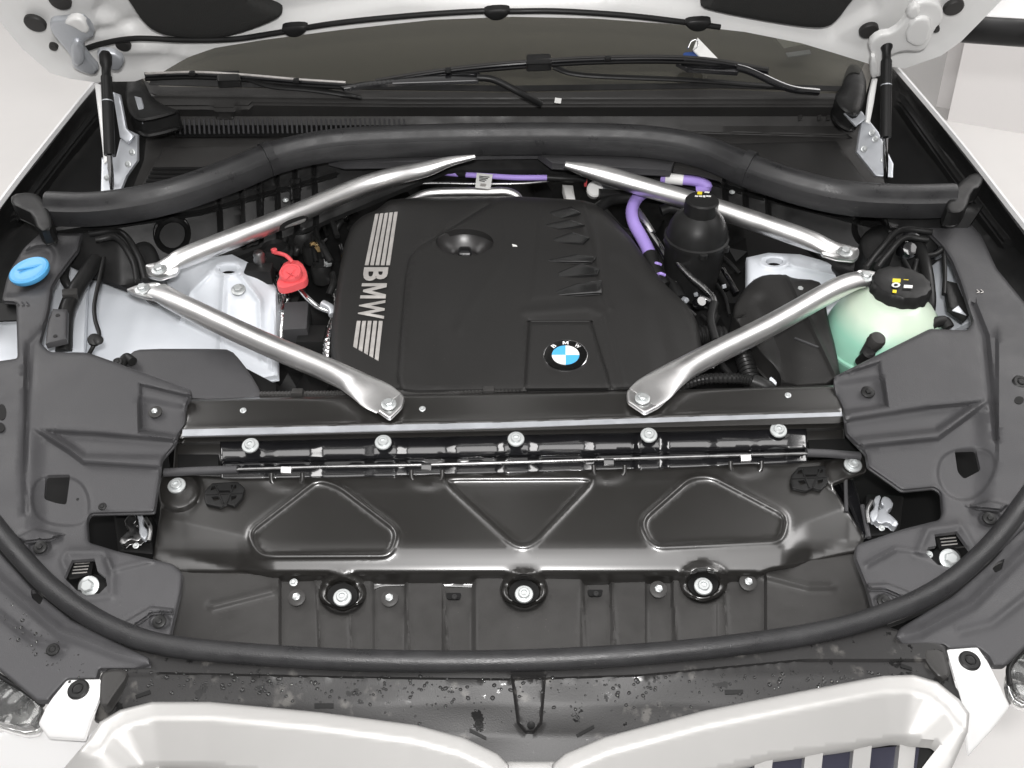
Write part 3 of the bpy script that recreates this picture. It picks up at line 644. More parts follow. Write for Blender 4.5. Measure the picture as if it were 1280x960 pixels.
box('black_box', W(325, 342, .92), (.05, .03, .03), M['black'], eng); lathe('tower_knob', W(326, 330, .93), [(.011, 0), (.012, .012), (.010, .016), (.011, .022), (.008, .028)], M['steel'], eng)
for (x, y, z, r1, mk) in ((378, 295, .88, .035, 'black'), (345, 318, .90, .03, 'black'), (392, 315, .87, .022, 'black'), (402, 340, .86, .02, 'black')):
    lathe('rubber_cup', W(x, y, z), [(r1, -.02), (r1, .01), (r1*.8, .02), (r1*.7, .012), (r1*.3, .01)], M[mk], eng, n=20)
for k in range(54):                                   # wiring looms left and right of the cover
    if k % 2: x, y, z = R.uniform(345, 440), R.uniform(245, 350), R.uniform(.87, .90); dx = R.uniform(-14, 14); dy = R.uniform(12, 36)
    else: x, y, z = R.uniform(790, 905), R.uniform(300, 440), R.uniform(.84, .87); dx = R.uniform(5, 30); dy = R.uniform(10, 40)
    hose([(x, y, z), (x+dx*.4+R.uniform(-5, 5), y+dy*.4, z+.01), (x+dx, y+dy, z)], R.choice(['black', 'black', 'gloss2', 'dark']), R.uniform(.003, .007), None, 'wiring_loom', None, 5)
for (x, y) in ((395, 268), (404, 275), (428, 268), (437, 258), (433, 275), (447, 252), (400, 308), (410, 330), (852, 312), (430, 240), (905, 358), (842, 415), (870, 368), (856, 375), (845, 352)):
    s = R.uniform(.006, .013); box('metal_clip', W(x, y, .885), (s, s*R.uniform(.6, 1.6), .008), M[R.choice(['galv', 'zinc', 'chrome'])], eng, (R.uniform(-40, 40), R.uniform(-40, 40), R.uniform(0, 90)))
for (x, y) in ((391, 306), (397, 311)): lathe('banjo_fitting', W(x, y, .885), [(.006, 0), (.008, .004), (.006, .008), (.003, .008)], mat('brass', (.6, .42, .2), .3, metal=1), eng, n=14, nrm=(.4, -.7, .4))
hose([(748, 243, .94), (790, 245, .93), (835, 250, .93), (860, 262, .92)], 'black', .012); hose([(745, 262, .93), (765, 250, .93), (800, 246, .93)], 'black', .012)
hose([(746, 258, .92), (775, 290, .90), (800, 300, .89), (835, 345, .88), (850, 375, .87)], 'black', .013); hose([(800, 268, .93), (808, 285, .925), (826, 312, .90), (840, 340, .89)], 'gloss2', .008)
hose([(795, 262, .93), (806, 278, .93), (815, 292, .92)], 'alu', .008, None, 'metal_pipe')
hose([(832, 300, .93), (845, 325, .93), (862, 345, .925), (882, 362, .92), (893, 378, .915), (890, 410, .90), (895, 430, .88)], 'steel', .0055, 'slim bare metal pipe curving past the round reservoir', 'metal_pipe')
hose([(893, 378, .92), (889, 400, .905), (895, 425, .89)], 'black', .008)
hose([(868, 420, .86), (885, 418, .86), (905, 420, .85)], 'black', .018, 'corrugated black hose', 'corrugated_hose', corr(2), 14)
hose([(925, 430, .865), (932, 452, .86), (940, 480, .85)], 'black', .017, 'corrugated black hose', 'corrugated_hose', corr(1), 12)
hose([(845, 484, .905), (880, 474, .905), (920, 473, .905), (945, 477, .90), (960, 484, .885)], 'black', .0095, 'corrugated black hose', 'corrugated_hose', corr(1), 14)
hose([(940, 476, .90), (958, 484, .895), (966, 495, .88)], 'black', .013)
sheet('bracket', chaikin([(962, 470), (968, 474), (972, 480), (962, 481)], 1), .89, M['towerwhite'], eng, step=4, t=.02)
for (x, y, rr) in ((838, 366, 8), (845, 385, 9), (858, 400, 8), (866, 350, 7), (872, 380, 9)):
    lathe('connector', W(x, y, .86), [(rr*.0013, 0), (rr*.0013, .012), (rr*.001, .016), (rr*.0006, .016)], M['gloss2'], eng, n=14, nrm=(R.uniform(-.4, .4), -.5, .8))
for pts, c_, mk in (([(703, 231), (716, 232), (719, 249), (708, 248)], .935, 'paper'), ([(751, 229), (768, 234), (784, 242), (770, 244), (756, 240)], .94, 'galv')): sheet('connector_housing', pts, c_, M[mk], eng, step=6, t=.02, rnd=.002, rw=3)
lathe('white_cap', W(743, 238, .94), [(.016, -.01), (.017, .01), (.014, .013), (.003, .014)], M['paper'], eng, n=24, nrm=(0, -.7, .7))
lathe('brass_cap', W(674, 211, .955), [(.010, -.01), (.011, .006), (.007, .009)], mat('pale_brass', (.55, .50, .36), .35, metal=.6), eng, n=20, nrm=(0, -.7, .7))
box('red_clip', W(732, 228, .95), (.006, .008, .02), M['red'], eng, (20, 0, 0))
sweep('coupling', [(684, 222, .965), (705, 223, .965), (732, 224, .96)], M['black'], eng, r=.0075)
sweep('metal_rod', [(505, 232, .95), (540, 229, .955), (600, 230, .955), (660, 229, .955), (700, 224, .955)], M['steel'], eng, r=.0032)

# big metal coolant pipe behind the cover
cp = thing('coolant_pipe', 'polished metal coolant pipe bending along the back edge of the engine cover', 'pipe', W(560, 240, .94))
sweep('pipe', [(478, 272, .935), (495, 262, .945), (512, 252, .95), (535, 242, .955), (570, 240, .955), (610, 240, .955), (632, 240, .955), (645, 245, .95), (650, 254, .94)], M['alu'], cp, r=.0095, sec=circ(18))
sweep('collar', [(489, 267, .943), (504, 257, .949)], M['galv'], cp, r=.0125, sec=circ(18), per=1); sweep('retaining_band', [(494, 263, .945), (501, 259, .948)], M['black'], cp, r=.0132, sec=circ(18), per=1)
# purple high voltage cable
pc = thing('high_voltage_cable', 'slim purple cable running straight along the bulkhead behind the engine cover', 'cable', W(600, 218, .96))
sweep('sleeve', [(520, 214, .965), (545, 215, .965), (575, 218, .965), (610, 220, .965), (645, 222, .965), (684, 222, .965)], M['purple'], pc, r=.0058, per=8)
sweep('cable_clamp', [(571, 216, .966), (583, 218, .966)], M['black'], pc, r=.009, per=1)
st = sheet('label_tag', [(596, 216), (616, 218), (613, 236), (594, 234)], .972, M['paper'], pc, step=8, t=.001); st['label'] = 'white printed tag on the purple cable'
for k in range(4): sheet('print_line', [(599, 219.5+k*1.8), (612-k*2, 221+k*1.8), (612-k*2, 221.8+k*1.8), (599, 220.4+k*1.8)], .9735, M['ink'], st, step=20, t=.0004, edge=20)
sheet('print_line', [(601, 229), (608, 229.8), (607, 233), (600, 232.4)], .9735, M['print'], st, step=20, t=.0004, edge=20)
# fat purple sleeve
pf = thing('high_voltage_cable', 'thick braided purple cable looping from behind the strut bar down beside the cover', 'cable', W(800, 290, .92))
sweep('sleeve', [(836, 233, .965), (812, 238, .96), (797, 247, .955), (790, 262, .95), (792, 278, .945), (801, 295, .935), (808, 308, .93), (813, 320, .925)], M['purple'], pf, r=.0125, ring=lambda i, N: 1+.03*math.sin(i*2.1), per=12)
sweep('end_boot', [(812, 318, .926), (816, 330, .92), (822, 345, .91), (830, 358, .90)], M['black'], pf, r=.014)
for (x, y) in ((821, 333), (826, 346)): sweep('purple_band', [(x-4, y-3, .925), (x, y-4, .93), (x+5, y-2, .925)], M['purple'], pf, r=.003)
pg = thing('high_voltage_cable', 'short purple cable end with white label above the round reservoir cap', 'cable', W(860, 226, .98))
sweep('sleeve', [(826, 222, .985), (845, 224, .985), (866, 226, .985), (878, 229, .985), (884, 234, .98), (872, 238, .97)], M['purple'], pg, r=.0105)
sweep('white_label', [(832, 222.6, .986), (854, 225, .986)], M['paper'], pg, r=.0112, per=1, sec=circ(16))

# ------------------------------------------------------------------ engine cover
ec = thing('engine_cover', 'large matte black plastic engine cover with silver stripes and round badge', 'engine cover', W(640, 370, .90))
EC = [(472, 262), (485, 250), (520, 246), (640, 245), (728, 250), (745, 255), (765, 272), (790, 298), (812, 330), (832, 356), (856, 378), (872, 402), (878, 440), (862, 470), (840, 486), (760, 490), (640, 491), (520, 493), (470, 487), (440, 476), (420, 462), (413, 446), (414, 410), (422, 350), (430, 306), (438, 284), (452, 270)]
def ecz(P):
    x, y = P[:, 0], P[:, 1]
    z = .970-.028*(y-250)/240
    z = z-.022*S((500-x+(y-260)*-.10)/95)-.030*S((x-742-(y-250)*.30)/90)
    return z
PL = [(500, 492), (497, 470), (507, 345), (512, 322), (524, 308), (545, 296), (600, 262), (620, 250)]
def ecrel(P):
    x, y = P[:, 0], P[:, 1]
    bowl = ell(581, 303, 36, 16.5)
    z = -.0015*np.exp(-(sd(P, bowl)/2.5)**2)
    z += crease(P, PL, 1.6, -.0025)+.004*S((x-np.interp(y, [250, 300, 322, 345, 470, 492], [620, 540, 512, 507, 497, 500]))/6)
    z += crease(P, [(550, 335), (548, 480)], 9, .0015)+crease(P, [(632, 250), (634, 320), (600, 370), (575, 410)], 8, .0028)
    badge = [(661, 402), (739, 402), (766, 490), (655, 490)]
    z += crease(P, badge[0:1]+badge[1:2], 1.6, -.003)+crease(P, [(739, 402), (764, 486)], 1.6, -.003)+crease(P, [(661, 402), (656, 486)], 1.6, -.003)+.0035*SS(P, badge, 5)
    z += crease(P, [(655, 390), (735, 384), (755, 392), (780, 486)], 5, .0035)
    z += crease(P, [(728, 252), (742, 290), (752, 360), (762, 385)], 4, .004)+.006*S((x-(760+(y-250)*.15))/30)*S((470-y)/100)
    z += crease(P, [(770, 330), (812, 372), (830, 440), (835, 480)], 10, -.006)
    z += .002*SS(P, [(672, 255), (730, 255), (752, 372), (660, 378)], 8)
    return z
BOWL = ell(581, 303, 36, 16.8, 40)
ecs = sheet('cover_shell', rc(EC, 8), ecz, M['cover'], ec, holes=[BOWL], step=4, t=.012, rnd=.016, rw=9, relief=ecrel)
ecp = lambda P: ecz(P)+ecrel(P)
bz = float(ecz(np.array([[581, 303]]))[0])
bc = W(581, 303, bz); ba = (W(617, 303, bz)-bc).length; bb = (W(581, 286.4, bz)-W(581, 319.6, bz)).length/2; bc = (W(581, 286.4, bz)+W(581, 319.6, bz))/2
V = []; Fc = []
PR = [(1.03, -.0015), (1.0, -.002), (.97, -.005), (.90, -.012), (.78, -.020), (.64, -.027), (.50, -.032), (.47, -.036), (.3, -.036), (.28, -.030), (.02, -.030)]
for (q, h) in PR:
    for i in range(48): a_ = 2*math.pi*i/48; V.append(bc+Vector((ba*q*math.cos(a_), bb*q*math.sin(a_), h)))
for j in range(len(PR)-1):
    for i in range(48): Fc.append([j*48+i, (j+1)*48+i, (j+1)*48+(i+1) % 48, j*48+(i+1) % 48])
o = mesh('filler_bowl', V, Fc, mat('bowl_plastic', (.022, .021, .021), .33, spec=.7, bump=.08, bscale=1100), ec); fixn(o.data)
sheet('hatch_latch', rc([(574, 308), (588, 308), (590, 318), (572, 318)], 3), .940, M['gloss2'], ec, step=4, t=.01, rnd=.002)
for i in range(5):
    xt = 469+i*5.95; xb = 456+i*6.65
    q = [(xt, 267.5-i*.6), (xt+4.3, 267-i*.6), (xb+4.7, 331), (xb, 331)]
    X = unproj(resamp(q, 6), 0); 
    sheet('silver_stripe', q, lambda P: ecp(P)+.0012, M['print'], ec, step=8, t=.0012, edge=6)
for i in range(5):
    xt = 446+i*6.9; xb = 441.5+i*6.7; yb = 433+i*3.8
    q = [(xt, 401), (xt+4.7, 401), (xb+4.7, yb+2.6), (xb, yb)]
    sheet('silver_stripe', q, lambda P: ecp(P)+.0012, M['print'], ec, step=8, t=.0012, edge=6)
def side(y): return np.interp(y, [333, 399], [455.3, 446.5]), np.interp(y, [333, 399], [485.5, 479.8])
for ch, (y0, y1) in zip('BMW', ((334, 351), (354, 373), (375, 398.5))):
    l0, r0 = side(y0); l1, r1 = side(y1)
    printed('letter', ch, ((l0, y0), (l1, y1), (r1, y1), (r0, y0)), ecp, M['print'], ec, .0026, .035)['label'] = 'silver letter '+ch
# glossy wedge fins
for (a, b, c, d) in (((678, 268), (714, 260), (724, 266), (704, 270)), ((676, 282), (712, 276), (729, 281), (700, 284)), ((681, 303), (715, 292), (735, 297), (731, 301)), ((678, 326), (720, 320), (744, 321), (742, 325)), ((682, 348), (726, 331), (748, 336), (749, 340)), ((681, 370), (722, 356), (751, 350), (754, 363))):
    a = (a[0]-6, a[1]+1); b = (b[0], b[1]-2); d = (d[0]-2, d[1]+3); c = (c[0]+2, c[1])
    sheet('fin', [a, b, c, d], lambda P: ecp(P)+.001+.009*S((P[:, 0]-a[0])/60)-.004*S((P[:, 1]-b[1])/16), M['finm'], ec, step=4, t=.004, rnd=.0015, rw=2.5, edge=4)
# roundel
rd = sheet('roundel', ell(707, 444, 28.5, 19.6, 48), lambda P: ecp(P)+.004, M['chrome'], ec, step=6, t=.004, rnd=.0025, rw=3, edge=3)
sheet('roundel_ring', ell(707, 443.6, 26.6, 18.2, 48), lambda P: ecp(P)+.0055, M['badgeblack'], rd, step=6, t=.003, edge=3)
for k in range(4):
    a0 = k*math.pi/2
    pts = [(707, 443.6)]+[(707+17.2*math.cos(a0+i*math.pi/24), 443.6+11.8*math.sin(a0+i*math.pi/24)) for i in range(13)]
    sheet('quadrant', pts, lambda P: ecp(P)+.0064, M['badgeblue' if k in (0, 2) else 'badgewhite'], rd, step=6, t=.002, edge=2.5)
RF = lambda P: ecp(P)+.0066
for ch, ang in zip('BMW', (-42, 0, 42)):
    a = math.radians(ang); c = np.array([707+22.1*math.sin(a), 443.6-15.1*math.cos(a)])
    t_ = np.array([math.cos(a), math.sin(a)*.69]); u_ = np.array([math.sin(a), -math.cos(a)*.69]); hw, hh = (3.6, 2.9) if ch != 'B' else (2.8, 2.9)
    printed('letter', ch, (c-t_*hw-u_*hh, c+t_*hw-u_*hh, c+t_*hw+u_*hh, c-t_*hw+u_*hh), RF, M['badgewhite'], rd, .0006, .02)
sheet('white_fleck', [(640, 305), (645, 306), (647, 308), (641, 308)], lambda P: ecp(P)+.001, M['paper'], ec, step=6, t=.0006, edge=3)
# conduit along the cover's front edge
cn = thing('corrugated_conduit', 'thin black ribbed conduit clipped along the front edge of the engine cover', 'conduit', W(640, 488, .92))
sweep('conduit', [(325, 493, .935), (400, 492, .935), (470, 491, .935), (560, 490, .938), (640, 487, .94), (720, 484, .94), (790, 482, .94), (840, 484, .935)], M['duct'], cn, r=.0052, ring=lambda i, N: 1.0 if i % 2 else .78, per=34, sec=circ(8))
for x, y in ((611, 488), (778, 481), (372, 491)): box('conduit_clip', W(x, y, .943), (.018, .012, .010), M['duct'], cn)

# ------------------------------------------------------------------ side panels under the strut bars
bl = thing('splash_cover', 'flat black cover with rounded corners in front of the left strut tower', 'cover', W(240, 470, .88))
sheet('cover_plate', chaikin([(150, 458), (164, 440), (178, 436), (270, 436), (288, 437), (302, 452), (320, 478), (330, 500), (240, 500), (225, 492)], 1), zy((436, .915), (500, .900)), M['trim'], bl, step=7, t=.02, rnd=.003)
sheet('side_wall', [(288, 450), (345, 480), (345, 500), (250, 500)], .895, M['dark'], bl, step=10, t=.05)
put(CLIP, 'rubber_stop', 147, 452, .93, 6, bl); sweep('tab', [(150, 458, .92), (158, 447, .92), (166, 452, .92)], M['black'], bl, r=.008)
br = thing('splash_cover', 'black angular housing under the right strut bar beside the coolant tank', 'cover', W(980, 430, .87))
sheet('housing_shell', chaikin([(912, 392), (936, 352), (958, 340), (980, 340), (990, 348), (1022, 350), (1030, 360), (1034, 395), (1046, 440), (1052, 480), (978, 484), (972, 462), (948, 440), (928, 414)], 1), lambda P: .925-.03*S((P[:, 1]-340)/150)-.012*S((955-P[:, 0])/30), M['cover'], br, step=5, t=.04, rnd=.008, relief=lambda P: crease(P, [(985, 345), (1045, 470)], 3, .005)+crease(P, [(912, 402), (926, 395)], 1.5, .006)+crease(P, [(950, 380), (975, 440), (980, 480)], 12, -.012))
sheet('side_ridge', [(994, 421), (1024, 433), (1022, 434), (993, 422.5)], .925, M['trim'], br, step=8, t=.002, edge=6)

# ------------------------------------------------------------------ strut bars
def bar(lab, pts, pad, padz, boltp, rr, squash, slot=None):
    b = thing('strut_brace', lab, 'strut brace', W(*boltp, padz), 'aluminium braces across the bay')
    sweep('tube', pts, M['alu'], b, r=rr, sec=circ(28), per=10, angle=50)
    for pd, pz, bp in zip(pad, (padz,) if not isinstance(padz, tuple) else padz, (boltp,)):
        sheet('end_plate', rc(pd, 5), pz, M['alu'], b, step=3, t=.005, rnd=.003, rw=3, edge=4, relief=lambda P: .004*np.exp(-(dist(P, pd, True)/3)**2))
    return b
b1 = bar('aluminium brace running from the left tower back under the arch, with an oval slot', [(196, 338, .972, (1.1, .45)), (214, 330, .978, (1.0, .7)), (240, 318, .982, (1, 1)), (350, 275, .99, (1, 1)), (460, 230, .995, (1, 1)), (530, 212, 1.02, (.9, .8)), (562, 202, 1.035, (.6, .5)), (594, 196, 1.045, (.2, .25))], [[(180, 331), (205, 326), (226, 328), (222, 342), (200, 349), (184, 345)]], .974, (196, 337), .0188, .5)
b2 = bar('aluminium brace from the left tower forward to the crossmember', [(196, 363, .970, (1.1, .45)), (218, 376, .975, (1.05, .8)), (250, 392, .978, (1, 1)), (330, 429, .975, (1, 1)), (420, 467, .970, (1.05, 1)), (448, 481, .967, (1.35, .6)), (470, 494, .9635, (1.65, .22)), (486, 504, .961, (1.5, .10))], [[(156, 362), (172, 356), (196, 352), (214, 362), (206, 374), (186, 373), (168, 368)]], .972, (179, 361), .0188, .5)
sheet('end_plate', rc([(462, 478), (492, 484), (506, 496), (503, 508), (487, 524), (470, 512), (455, 500)], 4), .962, M['alu'], b2, step=3, t=.005, rnd=.003, rw=3, edge=4)
b3 = bar('aluminium brace running from the right tower back under the arch', [(1052, 314, .972, (1.1, .45)), (1032, 308, .978, (1.1, .7)), (1000, 296, .982, (1, 1)), (900, 262, .99, (1, 1)), (820, 238, .995, (1, 1)), (750, 217, 1.015, (1, .9)), (706, 206, 1.035, (.35, .35))], [[(1026, 304), (1050, 304), (1074, 310), (1074, 320), (1068, 326), (1046, 324), (1026, 318)]], .974, (1054, 315), .0188, .5)
b4 = bar('aluminium brace from the right tower forward to the crossmember', [(1078, 348, .970, (1.1, .45)), (1060, 354, .976, (1.05, .8)), (1030, 369, .978, (1, 1)), (960, 408, .976, (1, 1)), (872, 452, .970, (1.05, 1)), (840, 470, .967, (1.35, .6)), (818, 486, .9635, (1.65, .22)), (803, 497, .961, (1.5, .10))], [[(1058, 346), (1076, 336), (1102, 341), (1096, 350), (1080, 358), (1064, 358)]], .972, (1080, 346), .0188, .5)
sheet('end_plate', rc([(830, 474), (800, 480), (783, 488), (784, 502), (806, 517), (824, 508), (838, 494)], 4), .962, M['alu'], b4, step=3, t=.005, rnd=.003, rw=3, edge=4)
for (b, x, y, z) in ((b1, 199, 337, .984), (b2, 178, 361, .976), (b3, 1056, 315, .984), (b4, 1082, 346, .98), (b2, 486, 505, .966), (b4, 803, 498, .966)): put(FLANGE, 'bolt', x, y, z, 9.5, b, (0, -.1, 1))
sl_ = [(348, 284), (356, 277), (372, 271), (382, 269), (386, 273), (380, 278), (362, 283), (352, 289)]
sheet('oval_slot', chaikin(sl_, 1), 1.004, M['dark'], b1, step=4, t=.002, edge=3); sheet('slot_lip', chaikin([(354, 285), (362, 280), (378, 274), (383, 273), (380, 277), (362, 282)], 1), 1.006, M['alu'], b1, step=4, t=.002, edge=3)

# red jump-start cap
rcap = thing('jump_start_cap', 'red plastic cap with strap covering the positive terminal beside the left tower', 'cap', W(367, 345, .92))
sheet('cap_base', chaikin([(352, 331), (362, 325), (376, 326), (385, 342), (383, 352), (372, 356), (360, 360), (350, 361), (345, 355), (350, 345)], 1), .935, M['red'], rcap, step=4, t=.012, rnd=.003)
lathe('cap_lid', W(364, 344, .938), [(.021, 0), (.021, .008), (.019, .011), (.016, .011), (.015, .009), (.002, .009)], M['red'], rcap, nrm=(0, -.2, 1))
for a in (0.5, 2.1): sheet('embossed_cross', [(364-8*math.cos(a), 342-6*math.sin(a)), (364-8*math.cos(a)+1.5, 341-6*math.sin(a)), (364+8*math.cos(a), 342+6*math.sin(a)), (364+8*math.cos(a)-1.5, 343+6*math.sin(a))], .9485, M['red'], rcap, step=20, t=.002, edge=20)
sweep('strap', [(366, 328, .942), (358, 320, .945), (350, 317, .945), (344, 316, .942)], M['red'], rcap, r=.004)
lathe('strap_eye', W(343, 315, .94), [(.006, 0), (.006, .006), (.003, .007)], M['red'], rcap, n=14)

# round black reservoir
rv = thing('coolant_reservoir', 'round black reservoir bottle with screw cap behind the right strut bar', 'reservoir', W(880, 300, .86))
base = W(878, 249, 1.045)-Vector((0, 0, .143)); lathe('bottle', base, [(.050, -.06), (.056, 0), (.058, .055), (.0615, .057), (.0615, .064), (.058, .066), (.055, .084), (.046, .102), (.034, .112), (.030, .116)], M['black'], rv, n=48)
top = base+Vector((0, 0, .116)); cp_ = lathe('screw_cap', top, [(.030, -.004), (.031, .002), (.0305, .024), (.028, .027), (.010, .0265)], M['black'], rv, n=48, wob=lambda a, r, h: 1+(.02*(math.sin(a*12) > 0) if .0 < h < .025 else 0))
tz = top.z+.028
def capmark(parent, cx, cy, z, specs):
    for (x0, y0, x1, y1, mk, nm) in specs: sheet(nm, [(cx+x0, cy+y0), (cx+x1, cy+y0+.5), (cx+x1-.5, cy+y1), (cx+x0-.5, cy+y1-.5)], z, M[mk], parent, step=20, t=.0006, edge=20)
capmark(cp_, 877, 243, tz, [(-5, -4, 1, 0, 'yellow', 'warning_mark'), (4, -4, 10, -2, 'paper', 'print_mark'), (-8, 1, -4, 3, 'paper', 'print_mark'), (-3, 1, 1, 3, 'paper', 'print_mark'), (2, 1, 5, 3.5, 'paper', 'print_mark'), (6, 1, 12, 3, 'paper', 'print_mark')])
for k in range(3):
    a = -1.2+k*.9; lathe('hose_nub', base+Vector((.06*math.cos(a-.3), .06*math.sin(a-.3), .058)), [(.008, -.006), (.008, .004), (.004, .006)], M['black'], rv, n=12)
sweep('inlet_hose', [(850, 262, .955), (838, 260, .955), (826, 264, .95)], M['black'], rv, r=.011)

# expansion tank
et = thing('expansion_tank', 'translucent coolant tank with green fluid and large black cap', 'tank', W(1110, 430, .84))
ct = W(1123, 366, .962); tb = ct-Vector((.012, .018, .140)); K = mpp(1110, 430, .88)
lathe('tank_body', tb, [(.06, -.03), (.085, 0), (.100, .028), (.1035, .040), (.1065, .042), (.1065, .047), (.1025, .049), (.099, .075), (.088, .102), (.070, .124), (.050, .138), (.044, .142)], M['tank'], et, n=64)
cap = lathe('tank_cap', ct, [(.052, 0), (.052, .018), (.048, .024), (.036, .026), (.012, .021)], M['black'], et, n=72, wob=lambda a, r, h: 1+(.045*math.sin(a*7)**2*(-1) if h < .025 else 0))
capmark(cap, 1124, 354, ct.z+.0275, [(-8, -6, 2, -1, 'yellow', 'warning_mark'), (6, -5, 12, -4, 'yellow', 'warning_mark'), (6, 2, 17, 6, 'paper', 'book_mark'), (-8, 8, -3, 12, 'yellow', 'warning_mark')])
sheet('round_mark', ell(1120, 356, 5.5, 3, 16), ct.z+.0285, M['paper'], cap, step=8, t=.0006, edge=3); sheet('mark_centre', ell(1120, 356, 2.6, 1.4, 10), ct.z+.0295, M['black'], cap, step=8, t=.0006, edge=2)
lathe('yellow_dot', W(1106, 388, .925)+Vector((0, 0, .0)), [(.005, 0), (.005, .002), (.002, .003)], M['yellow'], et, n=14, nrm=(0, -.8, .5))
lathe('sensor_plug', W(1092, 430, .955), [(.010, -.03), (.013, 0), (.0145, .004), (.0135, .008), (.0145, .012), (.012, .018), (.006, .020)], M['duct'], et, n=20, nrm=(.15, -.25, 1))
lathe('sensor_stem', W(1085, 442, .945), [(.009, -.03), (.009, 0), (.011, .004), (.007, .008)], M['black'], et, n=18, nrm=(.1, -.4, 1))
sweep('tank_hose', [(1160, 412, .93), (1167, 404, .935), (1180, 402, .935), (1186, 410, .93)], M['black'], et, r=.010)
# harness right of the tank
hn_ = thing('wiring_harness', 'black wiring harness running down between the tank and the right trim', 'harness', W(1160, 350, .92))
for pts, r in (([(1148, 305, .96), (1155, 325, .96), (1160, 350, .955), (1162, 380, .94), (1158, 400, .92)], .011), ([(1130, 325, .965), (1138, 340, .965), (1142, 356, .96)], .004), ([(1146, 325, .965), (1142, 342, .965), (1140, 356, .96)], .004), ([(1155, 320, .965), (1168, 318, .965), (1178, 312, .965)], .005), ([(1180, 318, .965), (1181, 345, .96), (1180, 368, .955)], .004)): sweep('cable', [(*p,) for p in pts], M['black'], hn_, r=r)
for (x, y, s) in ((1140, 303, .022), (1136, 312, .016), (1176, 314, .010)): lathe('connector', W(x, y, .96), [(s, -.02), (s*1.05, 0), (s*.8, .006), (s*.4, .004)], M['gloss2'], hn_, n=16, nrm=(0, -.6, .8))
sheet('bracket_plate', [(1180, 350), (1196, 354), (1204, 372), (1212, 392), (1206, 398), (1186, 384)], .955, M['black'], hn_, step=5, t=.01, rnd=.002); sheet('warning_triangle', [(1190, 388), (1198, 382), (1208, 394)], .957, M['galv'], hn_, step=5, t=.001)
# harness left
hl = thing('wiring_harness', 'black wiring harness and sensor lead beside the white left tower', 'harness', W(110, 400, .92))
sweep('cable', [(130, 322, .965), (124, 350, .96), (118, 380, .955), (119, 400, .95), (124, 418, .95), (118, 430, .945), (110, 445, .93)], M['black'], hl, r=.0035)
lathe('grommet', W(118, 425, .95), [(.010, -.006), (.011, 0), (.010, .006), (.004, .008)], M['black'], hl, n=18, nrm=(.4, -.5, .7)); lathe('grommet', W(123, 426, .952), [(.007, 0), (.008, .006), (.004, .008)], M['black'], hl, n=18, nrm=(.4, -.5, .7))
sweep('loom', [(120, 325, .95), (106, 345, .95), (92, 368, .945), (82, 395, .935), (80, 440, .90)], M['black'], hl, r=.014)
sweep('loom', [(86, 320, .95), (80, 345, .95), (88, 362, .95)], M['black'], hl, r=.008); box('connector', W(88, 370, .95), (.025, .02, .02), M['duct'], hl, (0, 10, 20))
sheet('bracket_plate', [(66, 386), (84, 387), (83, 424), (57, 430), (60, 402)], .965, M['trim'], hl, step=6, t=.01, rnd=.002); put(CLIP, 'hole_plug', 72, 394, .966, 2.5, hl); put(CLIP, 'hole_plug', 69, 420, .966, 2.5, hl)

# washer cap
wc = thing('washer_cap', 'bright blue washer fluid cap at the left edge of the bay', 'cap', W(38, 345, .95))
lathe('filler_neck', W(36, 346, .955), [(.026, -.02), (.024, 0), (.016, .012)], M['black'], wc, n=28)
lathe('cap_lid', W(37, 339, .988), [(.033, -.006), (.035, -.002), (.035, .003), (.032, .005), (.026, .004), (.024, .0035), (.004, .006)], M['blue'], wc, n=40, nrm=(-.12, -.12, 1))
sweep('lid_rib', [(22, 337, .994), (37, 334, .996), (52, 331, .994)], M['blue'], wc, r=.0022); sweep('cap_strap', [(36, 345, .978), (32, 352, .968), (26, 356, .962)], M['black'], wc, r=.002)

# ------------------------------------------------------------------ crossmember
cm = thing('crossmember', 'glossy black steel crossmember under the front ends of the braces', 'crossmember', W(640, 515, .92))
def cmz(P):
    for q in (492, 534, 538, 541, 543, 546, 549, 552): reg([(215, q+9.3), (1056, q-9.2)], False, [0])
    yl = P[:, 1]+(P[:, 0]-640)*.022
    return np.interp(yl, [485, 492, 536, 539, 542, 560, 600], [.925, .948, .9455, .944, .914, .905, .885])
sheet('top_rail', [(222, 500), (340, 495), (640, 491), (860, 487), (1045, 481), (1056, 500), (1056, 560), (640, 590), (215, 600), (218, 560), (232, 520)], cmz, M['gloss'], cm, step=5, t=.01, rnd=.004, relief=lambda P: crease(P, [(228, 534), (640, 525), (1050, 512)], 2.5, .0015))
for (x, y) in ((304, 513), (528, 511), (985, 494)): put(FLANGE, 'stud', x, y, .949, 4, cm)
sheet('white_edge_strip', [(228, 537), (640, 526), (1052, 513), (1053, 520), (640, 534), (228, 545)], lambda P: .9465+0*P[:, 0], M['galv'], cm, step=14, t=.0015)
